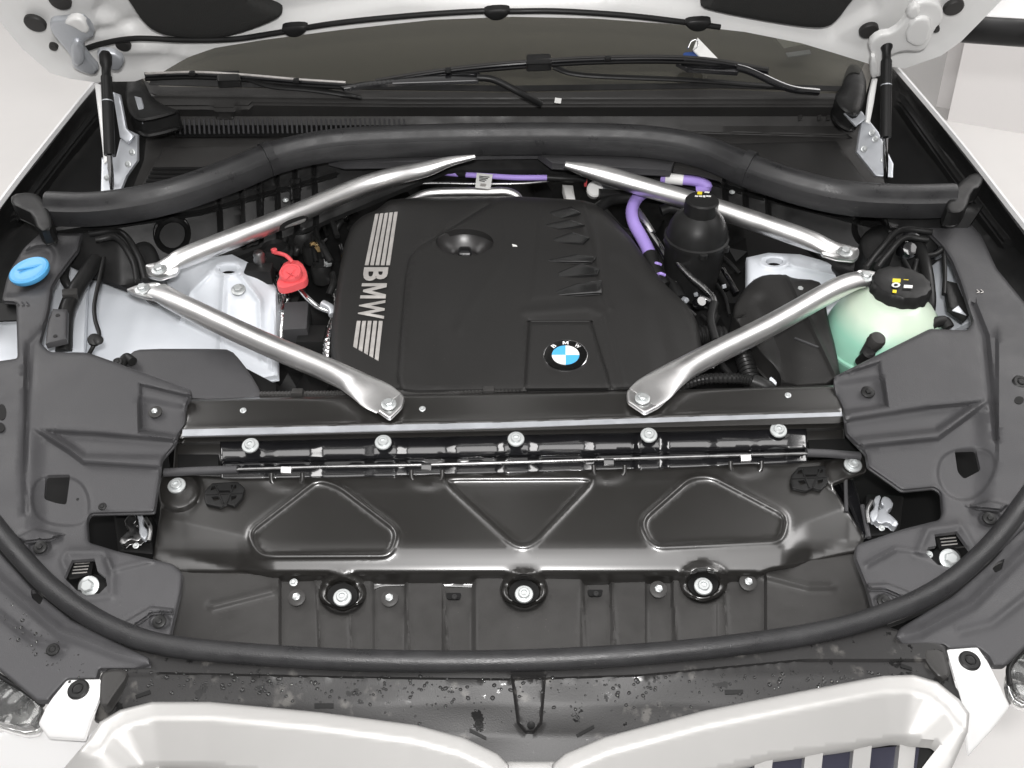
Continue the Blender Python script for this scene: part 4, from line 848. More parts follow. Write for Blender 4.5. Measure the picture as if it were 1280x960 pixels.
# bolted bracket with pressed bays
bk = thing('pressed_bracket', 'glossy black pressed bracket carrying five silver bolts across the bay', 'bracket', W(640, 560, .92))
XB = [275, 302, 328, 345, 388, 404, 455, 468, 494, 510, 555, 572, 620, 632, 660, 674, 728, 745, 790, 800, 825, 836, 885, 898, 938, 950, 985, 1008]
ZB = [0, 0, 0, -.009, -.009, 0, 0, .004, .004, -.009, -.009, 0, -.004, .004, .004, -.004, 0, -.009, -.009, .004, .004, -.009, -.009, 0, 0, .004, .004, 0]
gz0 = interp(list(zip(XB, ZB))); gz = lambda v: .75*gz0(v)
def bkz(P):
    for q in XB: reg([(q, 525), (q, 605)], False, [0])
    for q in (538, 541, 544, 566, 569, 572, 578): reg([(270, q+8), (1012, q-8)], False, [0])
    yl = P[:, 1]+(P[:, 0]-640)*.0215
    return np.interp(yl, [534, 542, 566, 570, 574, 596], [.930, .9285, .9215, .9205, .907, .901])+.0022*np.sin((yl-542)/24*math.pi)*(yl > 542)*(yl < 566)+.0012*np.sin(P[:, 0]/19)+gz(P[:, 0])*S((yl-538)/6)+.003*np.exp(-((yl-569)/2.2)**2)
sheet('bracket_face', [(275, 548), (450, 545), (640, 541), (850, 535), (1008, 530), (1010, 578), (860, 585), (640, 592), (430, 597), (276, 600)], bkz, M['gloss2'], bk, step=3.2, t=.006, rnd=.002, rw=3, angle=60)
for (x, y) in ((313, 557), (479, 553), (645, 549), (811, 544), (973, 538)): put(BOLT, 'bolt', x, y, .939, 10.5, bk, (0, -.25, 1))
# release cable
rl = thing('release_cable', 'bonnet release cable running the width of the bay in front of the bracket', 'cable', W(640, 578, .92))
sweep('inner_cable', [(290, 587, .928), (355, 585, .929), (430, 583, .929), (533, 581, .93), (640, 578, .93), (760, 574, .93), (860, 571, .929), (932, 569, .929), (1010, 567, .928)], M['steel'], rl, r=.0026, per=6)
sweep('sleeve', [(206, 591, .925), (240, 589, .927), (297, 587, .928)], M['trim'], rl, r=.0066); sweep('sleeve', [(1008, 566, .928), (1035, 567, .927), (1075, 570, .925)], M['trim'], rl, r=.0066)
for i, (x, y) in enumerate(((358, 590), (533, 586), (761, 580), (932, 575))):
    box('cable_clip', W(x, y-2, .933), (.015, .010, .007), M['alu' if i in (0, 3) else 'gloss2'], rl, (20, 0, 0), .001)
    sweep('wire_loop', [(x-19, y+1, .915), (x-18, y+12, .905), (x-12, y+17, .90), (x, y+18, .90), (x+12, y+17, .90), (x+19, y+12, .905), (x+20, y+1, .915)], M['gloss'], rl, r=.0036, per=6)
sheet('black_pad', [(222, 568), (273, 568), (273, 583), (222, 584)], .915, M['dark'], rl, step=10, t=.01); sheet('black_pad', [(1010, 550), (1060, 548), (1075, 562), (1012, 562)], .912, M['dark'], rl, step=10, t=.01)

# ------------------------------------------------------------------ shroud panel with three embossed triangles
sp = thing('shroud_panel', 'glossy black steel panel embossed with three rounded triangles', 'panel', W(640, 640, .88))
TC = rc([(538, 593), (758, 592), (655, 700)], 36, 10); TL = rc([(395, 594), (425, 602), (504, 662), (492, 699), (320, 700), (304, 664)], 20, 8); TR = rc([(860, 592), (890, 590), (990, 642), (982, 681), (812, 689), (794, 650)], 20, 8)
def spz(P):
    yl = P[:, 1]+(P[:, 0]-640)*.022*np.clip((660-P[:, 1])/60, 0, 1)
    return np.interp(yl, [575, 600, 640, 676, 684, 690, 712, 716, 722, 730], [.905, .903, .902, .9015, .9008, .8992, .8885, .8855, .872, .860])
def sprel(P):
    z = 0*P[:, 0]
    for T in (TC, TL, TR): reg(T, True, [3, 0, -1.5, -3, -4.5, -6, -7.5, -9, -11])
    for yy in (676, 684, 688, 694, 700, 706, 711, 715, 719, 724): reg([(190, yy), (1090, yy)], False, [0])
    for (cx, cy) in ((428, 742), (655, 738), (879, 728)):
        for q in (8, 12, 15, 18, 21, 24, 28): reg(ell(cx, cy, q*1.2, q), True, [0])
    for (cx, cy) in ((221, 612), (1058, 590)):
        for q in (20, 23, 26, 29, 32): reg(ell(cx, cy, q*1.1, q), True, [0])
    for T in (TC, TL, TR):
        s = sd(P, T); z += .0030*np.exp(-((s+4.5)/3.8)**2)-.0022*S(-(s+5)/6)
    x, y = P[:, 0], P[:, 1]
    z += -.00040*np.clip(y-np.interp(x, [190, 230, 320, 420], [645, 652, 672, 700]), 0, 45)*S((345-x)/50)
    z += -.00040*np.clip(y-np.interp(x, [960, 985, 1060], [680, 660, 632]), 0, 45)*S((x-975)/40)
    for (cx, cy) in ((428, 742), (655, 738), (879, 728)):
        d = np.hypot((x-cx)/1.2, y-cy); z += .011*np.exp(-((d-19)/5.5)**2)-.006*S((16-d)/5)
    d = np.hypot((x-221)/1.1, y-612); z += .010*S((30-d)/9)
    d = np.hypot((x-1058)/1.1, y-590); z += .008*S((30-d)/9)
    for (cx, cy) in ((358, 602), (533, 600), (761, 592), (932, 585)): z += .003*np.exp(-(((x-cx)/24)**2+((y-cy)/12)**2)**2)
    z += .0018*np.sin(x/37)*S((y-715)/8)
    return z
SPO = [(203, 592), (300, 598), (430, 596), (640, 590), (860, 584), (1040, 574), (1078, 568), (1084, 590), (1040, 606), (1082, 672), (1072, 690), (1000, 706), (962, 712), (935, 728), (915, 732), (905, 742), (879, 752), (852, 742), (840, 728), (760, 730), (700, 734), (682, 748), (655, 758), (628, 748), (612, 736), (520, 732), (474, 734), (452, 752), (428, 762), (404, 752), (388, 740), (356, 728), (235, 722), (190, 700), (200, 640), (198, 610)]
sheet('panel_skin', rc(SPO, 5), spz, M['gloss'], sp, step=3.6, t=.004, rnd=.003, rw=4, relief=sprel, angle=60)
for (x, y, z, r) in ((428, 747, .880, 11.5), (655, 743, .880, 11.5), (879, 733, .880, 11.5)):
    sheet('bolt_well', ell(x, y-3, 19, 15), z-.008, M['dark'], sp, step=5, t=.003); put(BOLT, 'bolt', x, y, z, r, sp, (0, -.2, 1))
put(BOLT, 'bolt', 221, 607, .916, 11, sp, (0, -.2, 1)); put(BOLT, 'bolt', 1066, 581, .916, 11, sp, (0, -.2, 1))
put(FLANGE, 'rivet', 367, 728, .874, 5, sp)
for (cx, cy) in ((281, 618), (1014, 598)):
    pad_ = sheet('plastic_pad', rc([(cx-25, cy-4), (cx-16, cy-14), (cx+16, cy-16), (cx+25, cy-8), (cx+22, cy+4), (cx+12, cy+15), (cx+2, cy+12), (cx-6, cy+16), (cx-24, cy+12), (cx-26, cy+4)], 2), .909, M['black'], sp, holes=[[(cx-8, cy-5), (cx+7, cy-5), (cx+6, cy-1), (cx-8, cy-1)], [(cx-17, cy+3), (cx-9, cy+2), (cx-6, cy+6), (cx-13, cy+9)], [(cx+8, cy+2), (cx+15, cy+1), (cx+14, cy+5), (cx+8, cy+8)], [(cx-16, cy-10), (cx-9, cy-11), (cx-12, cy-6), (cx-18, cy-5)], [(cx+8, cy-12), (cx+15, cy-11), (cx+14, cy-7), (cx+8, cy-7)]], step=4, t=.004, rnd=.0015, rw=2, edge=3)
    for a, b in (((cx-24, cy), (cx+23, cy-2)), ((cx-12, cy-12), (cx-2, cy+12)), ((cx+12, cy-13), (cx+2, cy+11))): sweep('pad_rib', [(*a, .9095), (*b, .9095)], M['black'], pad_, r=.0014, per=1, sec=circ(6))

# ------------------------------------------------------------------ lower air duct
ad = thing('air_duct_cover', 'matte black ribbed plastic air duct below the shroud panel', 'duct cover', W(640, 770, .86))
EDG = [340, 396, 436, 440, 505, 508, 552, 556, 590, 595, 728, 732, 758, 762, 800, 806, 838, 842, 895, 945, 950, 970]
def adz(P):
    x, y = P[:, 0], P[:, 1]; z = np.interp(y, [700, 735, 800, 830], [.868, .862, .858, .856])
    steps = [(210, 352, .008), (466, 508, -.004), (552, 592, -.005), (592, 728, .006), (728, 765, -.004), (806, 842, -.005), (842, 898, .003), (955, 1095, .008), (396, 466, .002)]
    for a, b, h in steps:
        for q in (a, b): reg([(q, 690), (q, 845)], False, [-4, -2, 0, 2, 4])
    for a, b, h in steps: z = z+h*S((x-a)/3.5)*S((b-x)/3.5)
    for xx in (396, 436, 508, 556, 728, 765, 842, 905): reg([(xx, 740), (xx+6, 840)], False, [-2.5, -1, 0, 1, 2.5])
    for (cx, cy) in ((428, 743), (655, 739), (879, 729)):
        for q in (22, 24, 26, 28): reg(ell(cx, cy, q*1.1, q), True, [0])
    for xx in (396, 436, 508, 556, 728, 765, 842, 905): z = z+.003*np.exp(-((x-xx-(y-740)*.06)/1.8)**2)
    for (cx, cy) in ((428, 747), (655, 743), (879, 733)): z = z-.02*S((27-np.hypot((x-cx)/1.1, y-cy+4))/4)
    z = z+crease(P, [(265, 757), (340, 738)], 5, .006)+crease(P, [(955, 718), (1010, 733), (1040, 733)], 5, .006)
    return z
sheet('duct_skin', [(205, 712), (240, 716), (352, 720), (364, 722), (400, 724), (520, 722), (610, 720), (740, 717), (840, 713), (910, 715), (945, 706), (1065, 690), (1090, 700), (1100, 790), (930, 835), (640, 850), (350, 845), (190, 815)], adz, M['duct'], ad, step=4.2, t=.008, angle=50)
for (x, y, r) in ((371, 747, 11), (487, 748, 11), (823, 737, 11), (935, 728, 11)): put(SCREWG, 'screw', x, y, .872, r, ad, (0, -.3, 1))
for (x, y) in ((567, 745), (744, 741)):
    sheet('slot', rc([(x-10, y-4), (x+10, y-4), (x+8, y+4), (x-8, y+4)], 3), .872, M['dark'], ad, step=5, t=.002, edge=4); put(CLIP, 'slot_peg', x+1, y+1, .874, 3.5, ad)

# ------------------------------------------------------------------ bonnet latches
def latch(cx, cy, lab, sg):
    l = thing('bonnet_latch', lab, 'latch', W(cx, cy, .86))
    sheet('latch_body', rc([(cx-26*sg, cy-22), (cx+22*sg, cy-24), (cx+24*sg, cy+30), (cx-20*sg, cy+26)][::sg], 4), .885, M['dark'], l, step=6, t=.03, rnd=.004)
    hk = [(-14, -10), (-8, -20), (0, -22), (4, -14), (-2, -8), (8, -4), (12, 6), (4, 14), (-6, 10), (-14, 18), (-20, 12), (-10, 2), (-4, -2)]
    sheet('hook', chaikin([(cx+a*sg, cy+b) for a, b in hk][::sg], 1), .905, M['steel' if sg > 0 else 'galv'], l, step=3, t=.01, rnd=.002, rw=2, edge=3)
    sheet('catch_plate', chaikin([(cx+a*sg, cy+b) for a, b in ((2, -24), (12, -20), (10, -8), (18, 0), (14, 12), (6, 6), (6, -10))][::sg], 1), .912, M['galv'], l, step=3, t=.006, rnd=.002, rw=2, edge=3)
    sweep('spring', [(cx+14*sg, cy-16, .915), (cx+20*sg, cy-4, .915), (cx+18*sg, cy+12, .91)], M['steel'], l, r=.003); put(FLANGE, 'pin', cx+2*sg, cy+18, .905, 4, l)
latch(168, 664, 'silver hooked bonnet latch in the opening of the left trim', 1); latch(1104, 642, 'pale greased bonnet latch in the opening of the right trim', -1)
side_br = thing('side_bracket', 'glossy black channel bracket beside the right latch', 'bracket', W(1060, 640, .86))
sheet('channel_web', [(1046, 600), (1066, 596), (1090, 672), (1078, 674)], .885, M['gloss2'], side_br, step=6, t=.02, rnd=.004); sweep('channel_lip', [(1057, 600, .905), (1058, 640, .90)], M['trim'], side_br, r=.003); sweep('channel_lip', [(1078, 632, .90), (1086, 672, .895)], M['trim'], side_br, r=.0035)

# ------------------------------------------------------------------ side trims
lt = thing('side_trim', 'dark grey plastic trim down the left side of the bay, nearest the blue cap', 'trim panel', W(100, 560, .95))
LT = [(52, 290), (96, 291), (107, 286), (100, 300), (98, 312), (84, 330), (72, 346), (64, 360), (61, 385), (57, 402), (50, 428), (62, 440), (110, 441), (142, 452), (190, 470), (238, 487), (240, 492), (233, 505), (232, 530), (222, 544), (218, 556), (202, 574), (200, 594), (193, 640), (113, 642), (109, 650), (111, 678), (150, 690), (216, 705), (228, 716), (226, 738), (212, 800), (150, 790), (100, 765), (50, 725), (0, 668), (-50, 600), (-60, 460), (22, 448), (20, 378), (2, 377), (8, 350), (14, 335), (30, 310)]
H1 = rc([(57, 594), (88, 593), (83, 631), (70, 629), (55, 624)], 4); H2 = [(80, 722), (90, 700), (118, 698), (122, 714), (132, 722), (134, 732), (124, 742), (108, 744), (96, 738)]
pocket = [(170, 474), (243, 492), (236, 552), (172, 542)]
def ltrel(P):
    x, y = P[:, 0], P[:, 1]; z = 0*x
    for q in (-12, -8, -4, 0): reg([(172, 503.5+q), (240, 517+q)], False, [0])
    for q in (0, 2, 4, 6, 8): reg([(30, 526+q), (44, 534+q), (85, 560+q), (105, 575+q), (215, 582+q)], False, [0])
    for q in (29, 31, 34): reg([(q, 420), (q, 660)], False, [0])
    z -= .016*SS(P, pocket, 7)
    z -= .010*S((x-182)/6)*S((y-476)/4)*S((508-y+(x-182)*.15)/14)*0
    z += .009*S((505+(x-180)*.2-y)/12)*SS(P, pocket, 5)
    shelf = [(44, 534), (120, 538), (215, 546), (260, 552), (260, 590), (200, 576), (105, 574), (85, 560)]
    z -= .011*SS(P, shelf, 9); z -= .010*S((y-np.interp(x, [44, 85, 105, 215], [534, 560, 575, 582]))/8)*S((x-30)/30)*S((700-y)/40)
    z += crease(P, [(64, 400), (38, 430), (34, 500), (30, 600), (32, 640)], 4, -.005)+.006*S((34-x)/5)*S((y-420)/30)*S((640-y)/40)
    z -= .004*SS(P, chaikin([(40, 592), (96, 592), (116, 620), (112, 660), (60, 660), (36, 640)], 2), 6)
    z += .009*SS(P, [(18, 671), (44, 659), (84, 668), (60, 677), (30, 679)], 4)-.006*SS(P, ell(50, 684, 16, 12), 5)
    z += .009*SS(P, [(152, 778), (188, 757), (218, 760), (216, 767), (191, 767), (166, 785)], 3)-.004*SS(P, ell(200, 777, 15, 11), 4)
    z += rim(P, [(78, 700), (84, 690), (130, 690), (140, 720), (140, 745), (96, 750)], 5, .004)
    z -= .010*SS(P, chaikin([(-20, 352), (20, 312), (60, 300), (76, 318), (62, 348), (30, 372), (0, 374)], 2), 8)
    z += crease(P, [(190, 700), (140, 712), (135, 700)], 4, .004)
    return z
ltz = lambda P: np.interp(P[:, 1], [290, 400, 520, 640, 700, 800], [.975, .972, .968, .955, .945, .93])
sheet('trim_skin', rc(LT, 4), ltz, M['trim'], lt, holes=[H1, H2], step=4.5, t=.006, rnd=.005, rw=5, relief=ltrel, angle=45)
for (x, y, z, mk) in ((194, 515, .958, SCREWG), (50, 684, .955, SCREW), (199, 777, .94, SCREW)): put(mk, 'trim_screw', x, y, z, 8.5, lt, (0, -.25, 1))
for (x, y, ry) in ((2, 515, 10), (0, 534, 6)): sheet('access_hole', ell(x, y, 6, ry, 16), .9745, M['dark'], lt, step=5, t=.001, edge=3)
for (x, y, r) in ((128, 633, 5), (97, 624, 1.8)): put(CLIP, 'drip_mark', x, y, .955, r, lt)
sheet('hole_well', chaikin([(-30, 380), (20, 378), (22, 400), (-30, 402)], 0), .955, M['dark'], lt, step=8, t=.003)
for (x0) in (20, 27, 33): sweep('moulded_mark', [(x0, 377, .974), (x0+3, 380.5, .974), (x0, 382, .974)], M['trim'], lt, r=.0009, per=3, sec=circ(5))
lp = thing('locating_pin', 'silver bolt with label plate in the lower opening of the left trim', 'bolt', W(112, 735, .93))
put(FLANGE, 'bolt_head', 111, 733, .925, 13, lp, (0, -.5, 1)); sheet('pin_seat', ell(116, 732, 19, 14), .915, M['black'], lp, step=5, t=.02, rnd=.004); sheet('data_plate', [(88, 702), (117, 699), (114, 718), (86, 722)], .92, M['black'], lp, step=6, t=.004)
for k in range(4): sheet('print_line', [(93-k, 704+k*4), (112-k, 702.5+k*4), (112-k, 703.8+k*4), (93-k, 705.3+k*4)], .922, M['print'], lp, step=20, t=.0004, edge=20)
put(CLIP, 'rubber_stop', 98, 741, .935, 4, lp)

rt = thing('side_trim', 'dark grey plastic trim down the right side of the bay, beside the coolant tank', 'trim panel', W(1180, 540, .95))
RT = [(1141, 264), (1200, 265), (1227, 295), (1246, 336), (1265, 359), (1282, 380), (1340, 430), (1340, 600), (1290, 650), (1240, 700), (1180, 745), (1094, 772), (1082, 730), (1068, 695), (1070, 681), (1130, 661), (1174, 650), (1178, 640), (1176, 615), (1168, 609), (1128, 613), (1085, 583), (1082, 566), (1058, 542), (1054, 512), (1044, 488), (1042, 471), (1102, 441), (1162, 411), (1209, 413), (1216, 401), (1200, 352), (1190, 327), (1178, 308), (1152, 282)]
H3 = rc([(1193, 562), (1220, 561), (1226, 588), (1205, 599), (1197, 590)], 4); H4 = [(1168, 668), (1196, 664), (1212, 686), (1206, 702), (1190, 710), (1172, 706), (1158, 692), (1160, 684), (1170, 682)]
pocketR = [(1036, 468), (1103, 447), (1112, 510), (1046, 520)]
def rtrel(P):
    x, y = P[:, 0], P[:, 1]; z = 0*x
    for q in (-12, -8, -4, 0): reg([(1044, 486+q), (1112, 476+q)], False, [0])
    for q in (0, 2, 4, 6, 8): reg([(1065, 556+q), (1172, 545+q), (1195, 528+q), (1236, 498+q)], False, [0])
    for q in (1244, 1247, 1249): reg([(q, 400), (q, 600)], False, [0])
    z -= .016*SS(P, pocketR, 7); z += .009*S((486-(x-1044)*.15-y)/12)*SS(P, pocketR, 5)
    shelf = [(1236, 498), (1160, 505), (1065, 520), (1020, 528), (1020, 562), (1078, 552), (1172, 542), (1190, 530)]
    z -= .011*SS(P, shelf, 9); z -= .010*S((y-np.interp(x, [1065, 1172, 1195, 1236], [556, 545, 528, 498]))/8)*S((1245-x)/30)*S((670-y)/40)
    z += crease(P, [(1216, 380), (1232, 420), (1240, 500), (1245, 550)], 3.5, -.008)+.006*S((x-1244)/5)*S((y-400)/30)*S((600-y)/40)
    z -= .004*SS(P, chaikin([(1180, 560), (1240, 555), (1250, 590), (1220, 630), (1180, 625), (1166, 590)], 2), 6)
    z += .009*SS(P, [(1204, 633), (1236, 624), (1262, 630), (1252, 640), (1222, 637)], 4)-.006*SS(P, ell(1237, 648, 16, 12), 5)
    z += .009*SS(P, [(1083, 729), (1110, 728), (1146, 742), (1134, 750), (1106, 738), (1084, 738)], 3)-.004*SS(P, ell(1105, 752, 15, 11), 4)
    z += rim(P, [(1148, 690), (1160, 662), (1200, 656), (1220, 690), (1205, 715)], 5, .004)+crease(P, [(1085, 705), (1120, 686), (1160, 690)], 4, .004)
    return z
rtz = lambda P: np.interp(P[:, 1], [264, 380, 500, 620, 680, 780], [.975, .972, .968, .955, .945, .93])
sheet('trim_skin', rc(RT, 4), rtz, M['trim'], rt, holes=[H3, H4], step=4.5, t=.006, rnd=.005, rw=5, relief=rtrel, angle=45)
for (x, y, z, mk) in ((1085, 490, .958, SCREW), (1237, 648, .955, SCREW), (1105, 751, .94, SCREW), (1174, 281, .976, CLIP), (1276, 478, .975, CLIP)): put(mk, 'trim_screw', x, y, z, 10 if x > 1270 else (4 if y < 300 else 8.5), rt, (0, -.25, 1))
for (x, y, r) in ((1276, 448, 6), (1274, 500, 6)): sheet('access_hole', ell(x, y, r, r*.8, 16), .9745, M['dark'], rt, step=5, t=.001, edge=3)
for (x0) in (1221, 1226): sweep('moulded_mark', [(x0, 362, .974), (x0+3, 365, .974), (x0, 366, .974)], M['print'], rt, r=.0009, per=3, sec=circ(5))
rp = thing('locating_pin', 'silver bolt with label plate in the lower opening of the right trim', 'bolt', W(1187, 702, .93))
put(FLANGE, 'bolt_head', 1187, 699, .925, 13, rp, (0, -.5, 1)); sheet('pin_seat', ell(1182, 697, 19, 14), .915, M['black'], rp, step=5, t=.02, rnd=.004); sheet('data_plate', [(1168, 667), (1194, 664), (1208, 682), (1174, 686)], .92, M['black'], rp, step=6, t=.004)
for k in range(4): sheet('print_line', [(1174+k, 669+k*4), (1194+k, 667+k*4), (1194+k, 668.3+k*4), (1174+k, 670.3+k*4)], .922, M['print'], rp, step=20, t=.0004, edge=20)
put(FLANGE, 'grease_nut', 1161, 693, .93, 5, rp)

# ------------------------------------------------------------------ front seal
fs = thing('front_seal', 'thick round black rubber seal curving round the front of the bay', 'seal', W(640, 826, .93))
sweep('seal_tube', [(-70, 570, .955), (-35, 620, .955), (0, 665, .953), (30, 700, .95), (62, 733, .948), (105, 765, .946), (150, 789, .944), (210, 807, .944), (330, 819, .944), (480, 826, .944), (640, 826, .944), (800, 818, .944), (930, 805, .944), (1040, 787, .944), (1120, 762, .946), (1175, 735, .948), (1215, 704, .95), (1250, 668, .953), (1280, 628, .955), (1320, 570, .955)], M['rubber'], fs, r=.0130, sec=circ(20), per=10)
sweep('seal_base', [(-70, 584, .94), (-35, 634, .94), (0, 680, .938), (30, 714, .936), (62, 746, .934), (105, 779, .932), (150, 803, .93), (210, 819, .93), (330, 831, .93), (480, 838, .93), (640, 838, .93), (800, 830, .93), (930, 817, .93), (1040, 799, .93), (1120, 775, .932), (1175, 749, .934), (1215, 718, .936), (1250, 682, .938), (1280, 642, .94), (1320, 584, .94)], M['black'], fs, r=.006, sec=circ(8), per=8)

# ------------------------------------------------------------------ front trim, wet
ft = thing('front_trim', 'wet black plastic trim with water marks between the seal and the grille', 'trim panel', W(640, 860, .92))
FT = [(124, 850), (150, 815), (190, 806), (330, 822), (640, 830), (930, 808), (1100, 780), (1130, 790), (1182, 806), (1194, 850), (1204, 884), (1180, 880), (1110, 870), (1000, 890), (880, 915), (760, 950), (705, 975), (700, 1010), (630, 1010), (625, 975), (590, 958), (520, 935), (400, 915), (260, 900), (190, 896), (150, 900), (126, 903), (118, 900)]
ftz = lambda P: np.interp(P[:, 1], [790, 845, 880, 920, 1000], [.935, .930, .916, .895, .87])
tong = [(638, 843), (683, 843), (678, 905), (668, 917), (656, 917), (646, 905)]
def ftrel(P):
    x, y = P[:, 0], P[:, 1]
    for q in (0, 1, 2, 3): reg([(200, 840+q), (480, 846+q), (640, 848+q), (800, 843+q), (1000, 824+q)], False, [0])
    z = .006*SS(P, tong, 4)
    z = z-.004*S((y-np.interp(x, [200, 480, 640, 800, 1000], [840, 846, 848, 843, 824]))/3)+.004
    return z+.0015*np.sin(x/41)*np.cos(y/19)
sheet('trim_skin', FT, ftz, M['wet'], ft, step=5, t=.006, rnd=.003, relief=ftrel, angle=45)
for pts in ([(169, 869), (187, 862), (188, 867), (170, 873)], [(393, 879), (417, 879), (417, 885), (393, 885)], [(587, 910), (608, 921), (608, 925), (587, 915)], [(720, 918), (742, 906), (743, 910), (722, 922)], [(906, 862), (929, 862), (929, 867), (907, 868)], [(1126, 829), (1140, 834), (1140, 838), (1126, 834)]):
    sheet('clip_slot', pts, lambda P: ftz(P)+ftrel(P)+.0015, M['dark'], ft, step=10, t=.001, edge=6)
lathe('screw_hole', W(664, 907, .924), [(.0045, 0), (.0045, .002), (.003, .001)], M['dark'], ft, n=16)
V = []; Fc = []
for k in range(540):
    if k < 480: x = R.uniform(150, 1180); y = 832+(1-((x-640)/560)**2)*14+abs(R.gauss(0, 1))*22; zz = None
    else: x = R.uniform(5, 110); y = 730+x*.75+R.uniform(12, 60)
    if x < 128 and k < 480: continue
    P = np.array([[x, y]])
    if k < 480:
        if not inside(P, FT)[0]: continue
        zz = float(ftz(P)[0]+ftrel(P)[0])
    else: zz = .938
    c = W(x, y, zz+.0001); r = R.choice([.0006, .0009, .0012, .0018, .0026])*R.uniform(.7, 1.2); sx = R.uniform(.8, 1.5); b0 = len(V); an = R.uniform(0, 3)
    for (q, h) in ((1, 0), (.8, .3), (.4, .48)):
        for i in range(8):
            a = i*math.pi/4; u, v = r*q*sx*math.cos(a), r*q*math.sin(a); V.append(c+Vector((u*math.cos(an)-v*math.sin(an), u*math.sin(an)+v*math.cos(an), r*h)))
    for j in range(2):
        for i in range(8): Fc.append([b0+j*8+i, b0+j*8+(i+1) % 8, b0+(j+1)*8+(i+1) % 8, b0+(j+1)*8+i])
    Fc.append([b0+16+i for i in range(8)])
o = mesh('water_droplets', V, Fc, M['water'], ft); o['kind'] = 'stuff'

# outer trims beyond the seal
ol = thing('headlamp_trim', 'dark plastic corner trim with water drops above the left headlamp', 'trim panel', W(60, 790, .93))
OL = [(-60, 600), (-30, 650), (0, 690), (40, 735), (90, 775), (140, 800), (186, 822), (188, 832), (168, 836), (124, 836), (121, 848), (84, 849), (66, 868), (60, 876), (46, 876), (0, 838), (-60, 790)]
olz = lambda P: .938+0*P[:, 0]
sheet('trim_skin', rc(OL, 3), olz, M['trim'], ol, holes=[rc([(38, 738), (50, 736), (54, 748), (50, 756), (40, 748)], 2)], step=5, t=.008, rnd=.004, relief=lambda P: crease(P, [(-40, 690), (10, 735), (75, 790), (150, 818), (186, 826)], 7, .007)+crease(P, [(-40, 740), (0, 768), (40, 800), (80, 812)], 5, -.005))
put(CLIP, 'trim_screw', 66, 812, .944, 8, ol)
orr = thing('headlamp_trim', 'dark plastic corner trim above the right headlamp', 'trim panel', W(1210, 770, .93))
OR = [(1340, 560), (1310, 610), (1280, 650), (1240, 700), (1190, 745), (1125, 785), (1119, 795), (1128, 806), (1180, 806), (1186, 811), (1222, 809), (1236, 820), (1242, 832), (1256, 832), (1285, 806), (1340, 760)]
sheet('trim_skin', rc(OR, 3), olz, M['trim'], orr, holes=[rc([(1246, 703), (1256, 698), (1252, 712), (1244, 716), (1240, 710)], 2)], step=5, t=.008, rnd=.004, relief=lambda P: crease(P, [(1320, 650), (1270, 700), (1215, 755), (1150, 790), (1120, 796)], 7, .007)+crease(P, [(1290, 740), (1240, 780), (1200, 790)], 6, -.004))
for pts, lab in (([(130, 838), (158, 836), (160, 846), (145, 866), (132, 886), (124, 880), (124, 848)], 'black end piece against the left white bracket'), ([(1150, 810), (1178, 808), (1186, 830), (1188, 846), (1176, 850), (1158, 830)], 'black end piece against the right white bracket')):
    o = sheet('end_piece', chaikin(pts, 1), .937, M['duct'], ft, step=5, t=.015, rnd=.004); o['label'] = lab

# ------------------------------------------------------------------ nose: grilles, brackets, headlamps
GL = [(112, 922), (125, 902), (150, 887), (190, 877), (262, 877), (400, 890), (520, 906), (580, 922), (622, 942), (636, 956), (640, 990), (640, 1080), (60, 1080), (80, 960)]
GLt = GL[:10]
GR = [(692, 990), (690, 956), (706, 942), (756, 921), (880, 888), (1000, 864), (1105, 844), (1142, 843), (1172, 852), (1200, 875), (1212, 892), (1210, 915), (1190, 960), (1160, 1080), (692, 1080)]
GRt = GR[1:11]
def gzf(line):
    def f(P):
        d = dist(P, line)
        return .934+.00012*np.minimum(d, 19)-.00062*np.maximum(d-21, 0)
    return f
opL = [(110, 1010), (150, 965), (200, 953), (250, 953), (330, 964), (420, 985), (560, 1015), (560, 1080), (110, 1080)]
opR = rc([(820, 990), (870, 968), (960, 944), (1050, 932), (1120, 921), (1170, 925), (1176, 930), (1160, 950), (1130, 990), (1110, 1080), (820, 1080)], 4)
kl = thing('kidney_grille', 'satin silver left half of the twin grille, lower left of the picture', 'grille', W(360, 930, .88)); kr = thing('kidney_grille', 'satin silver right half of the twin grille with dark upright openings', 'grille', W(950, 920, .88))
for k, out, line, op in ((kl, GL, GLt, opL), (kr, GR, GRt, opR)):
    sheet('surround', out, gzf(line), M['satin'], k, holes=[op], step=6, t=.02, rnd=.004, rw=5, angle=60)
    zz = lambda P, l=line: gzf(l)(P)-.035
    sheet('grille_back', [(x+((x-np.mean([q[0] for q in op]))*.03), y-3) for x, y in op], zz, M['dark'], k, step=14, t=.005)
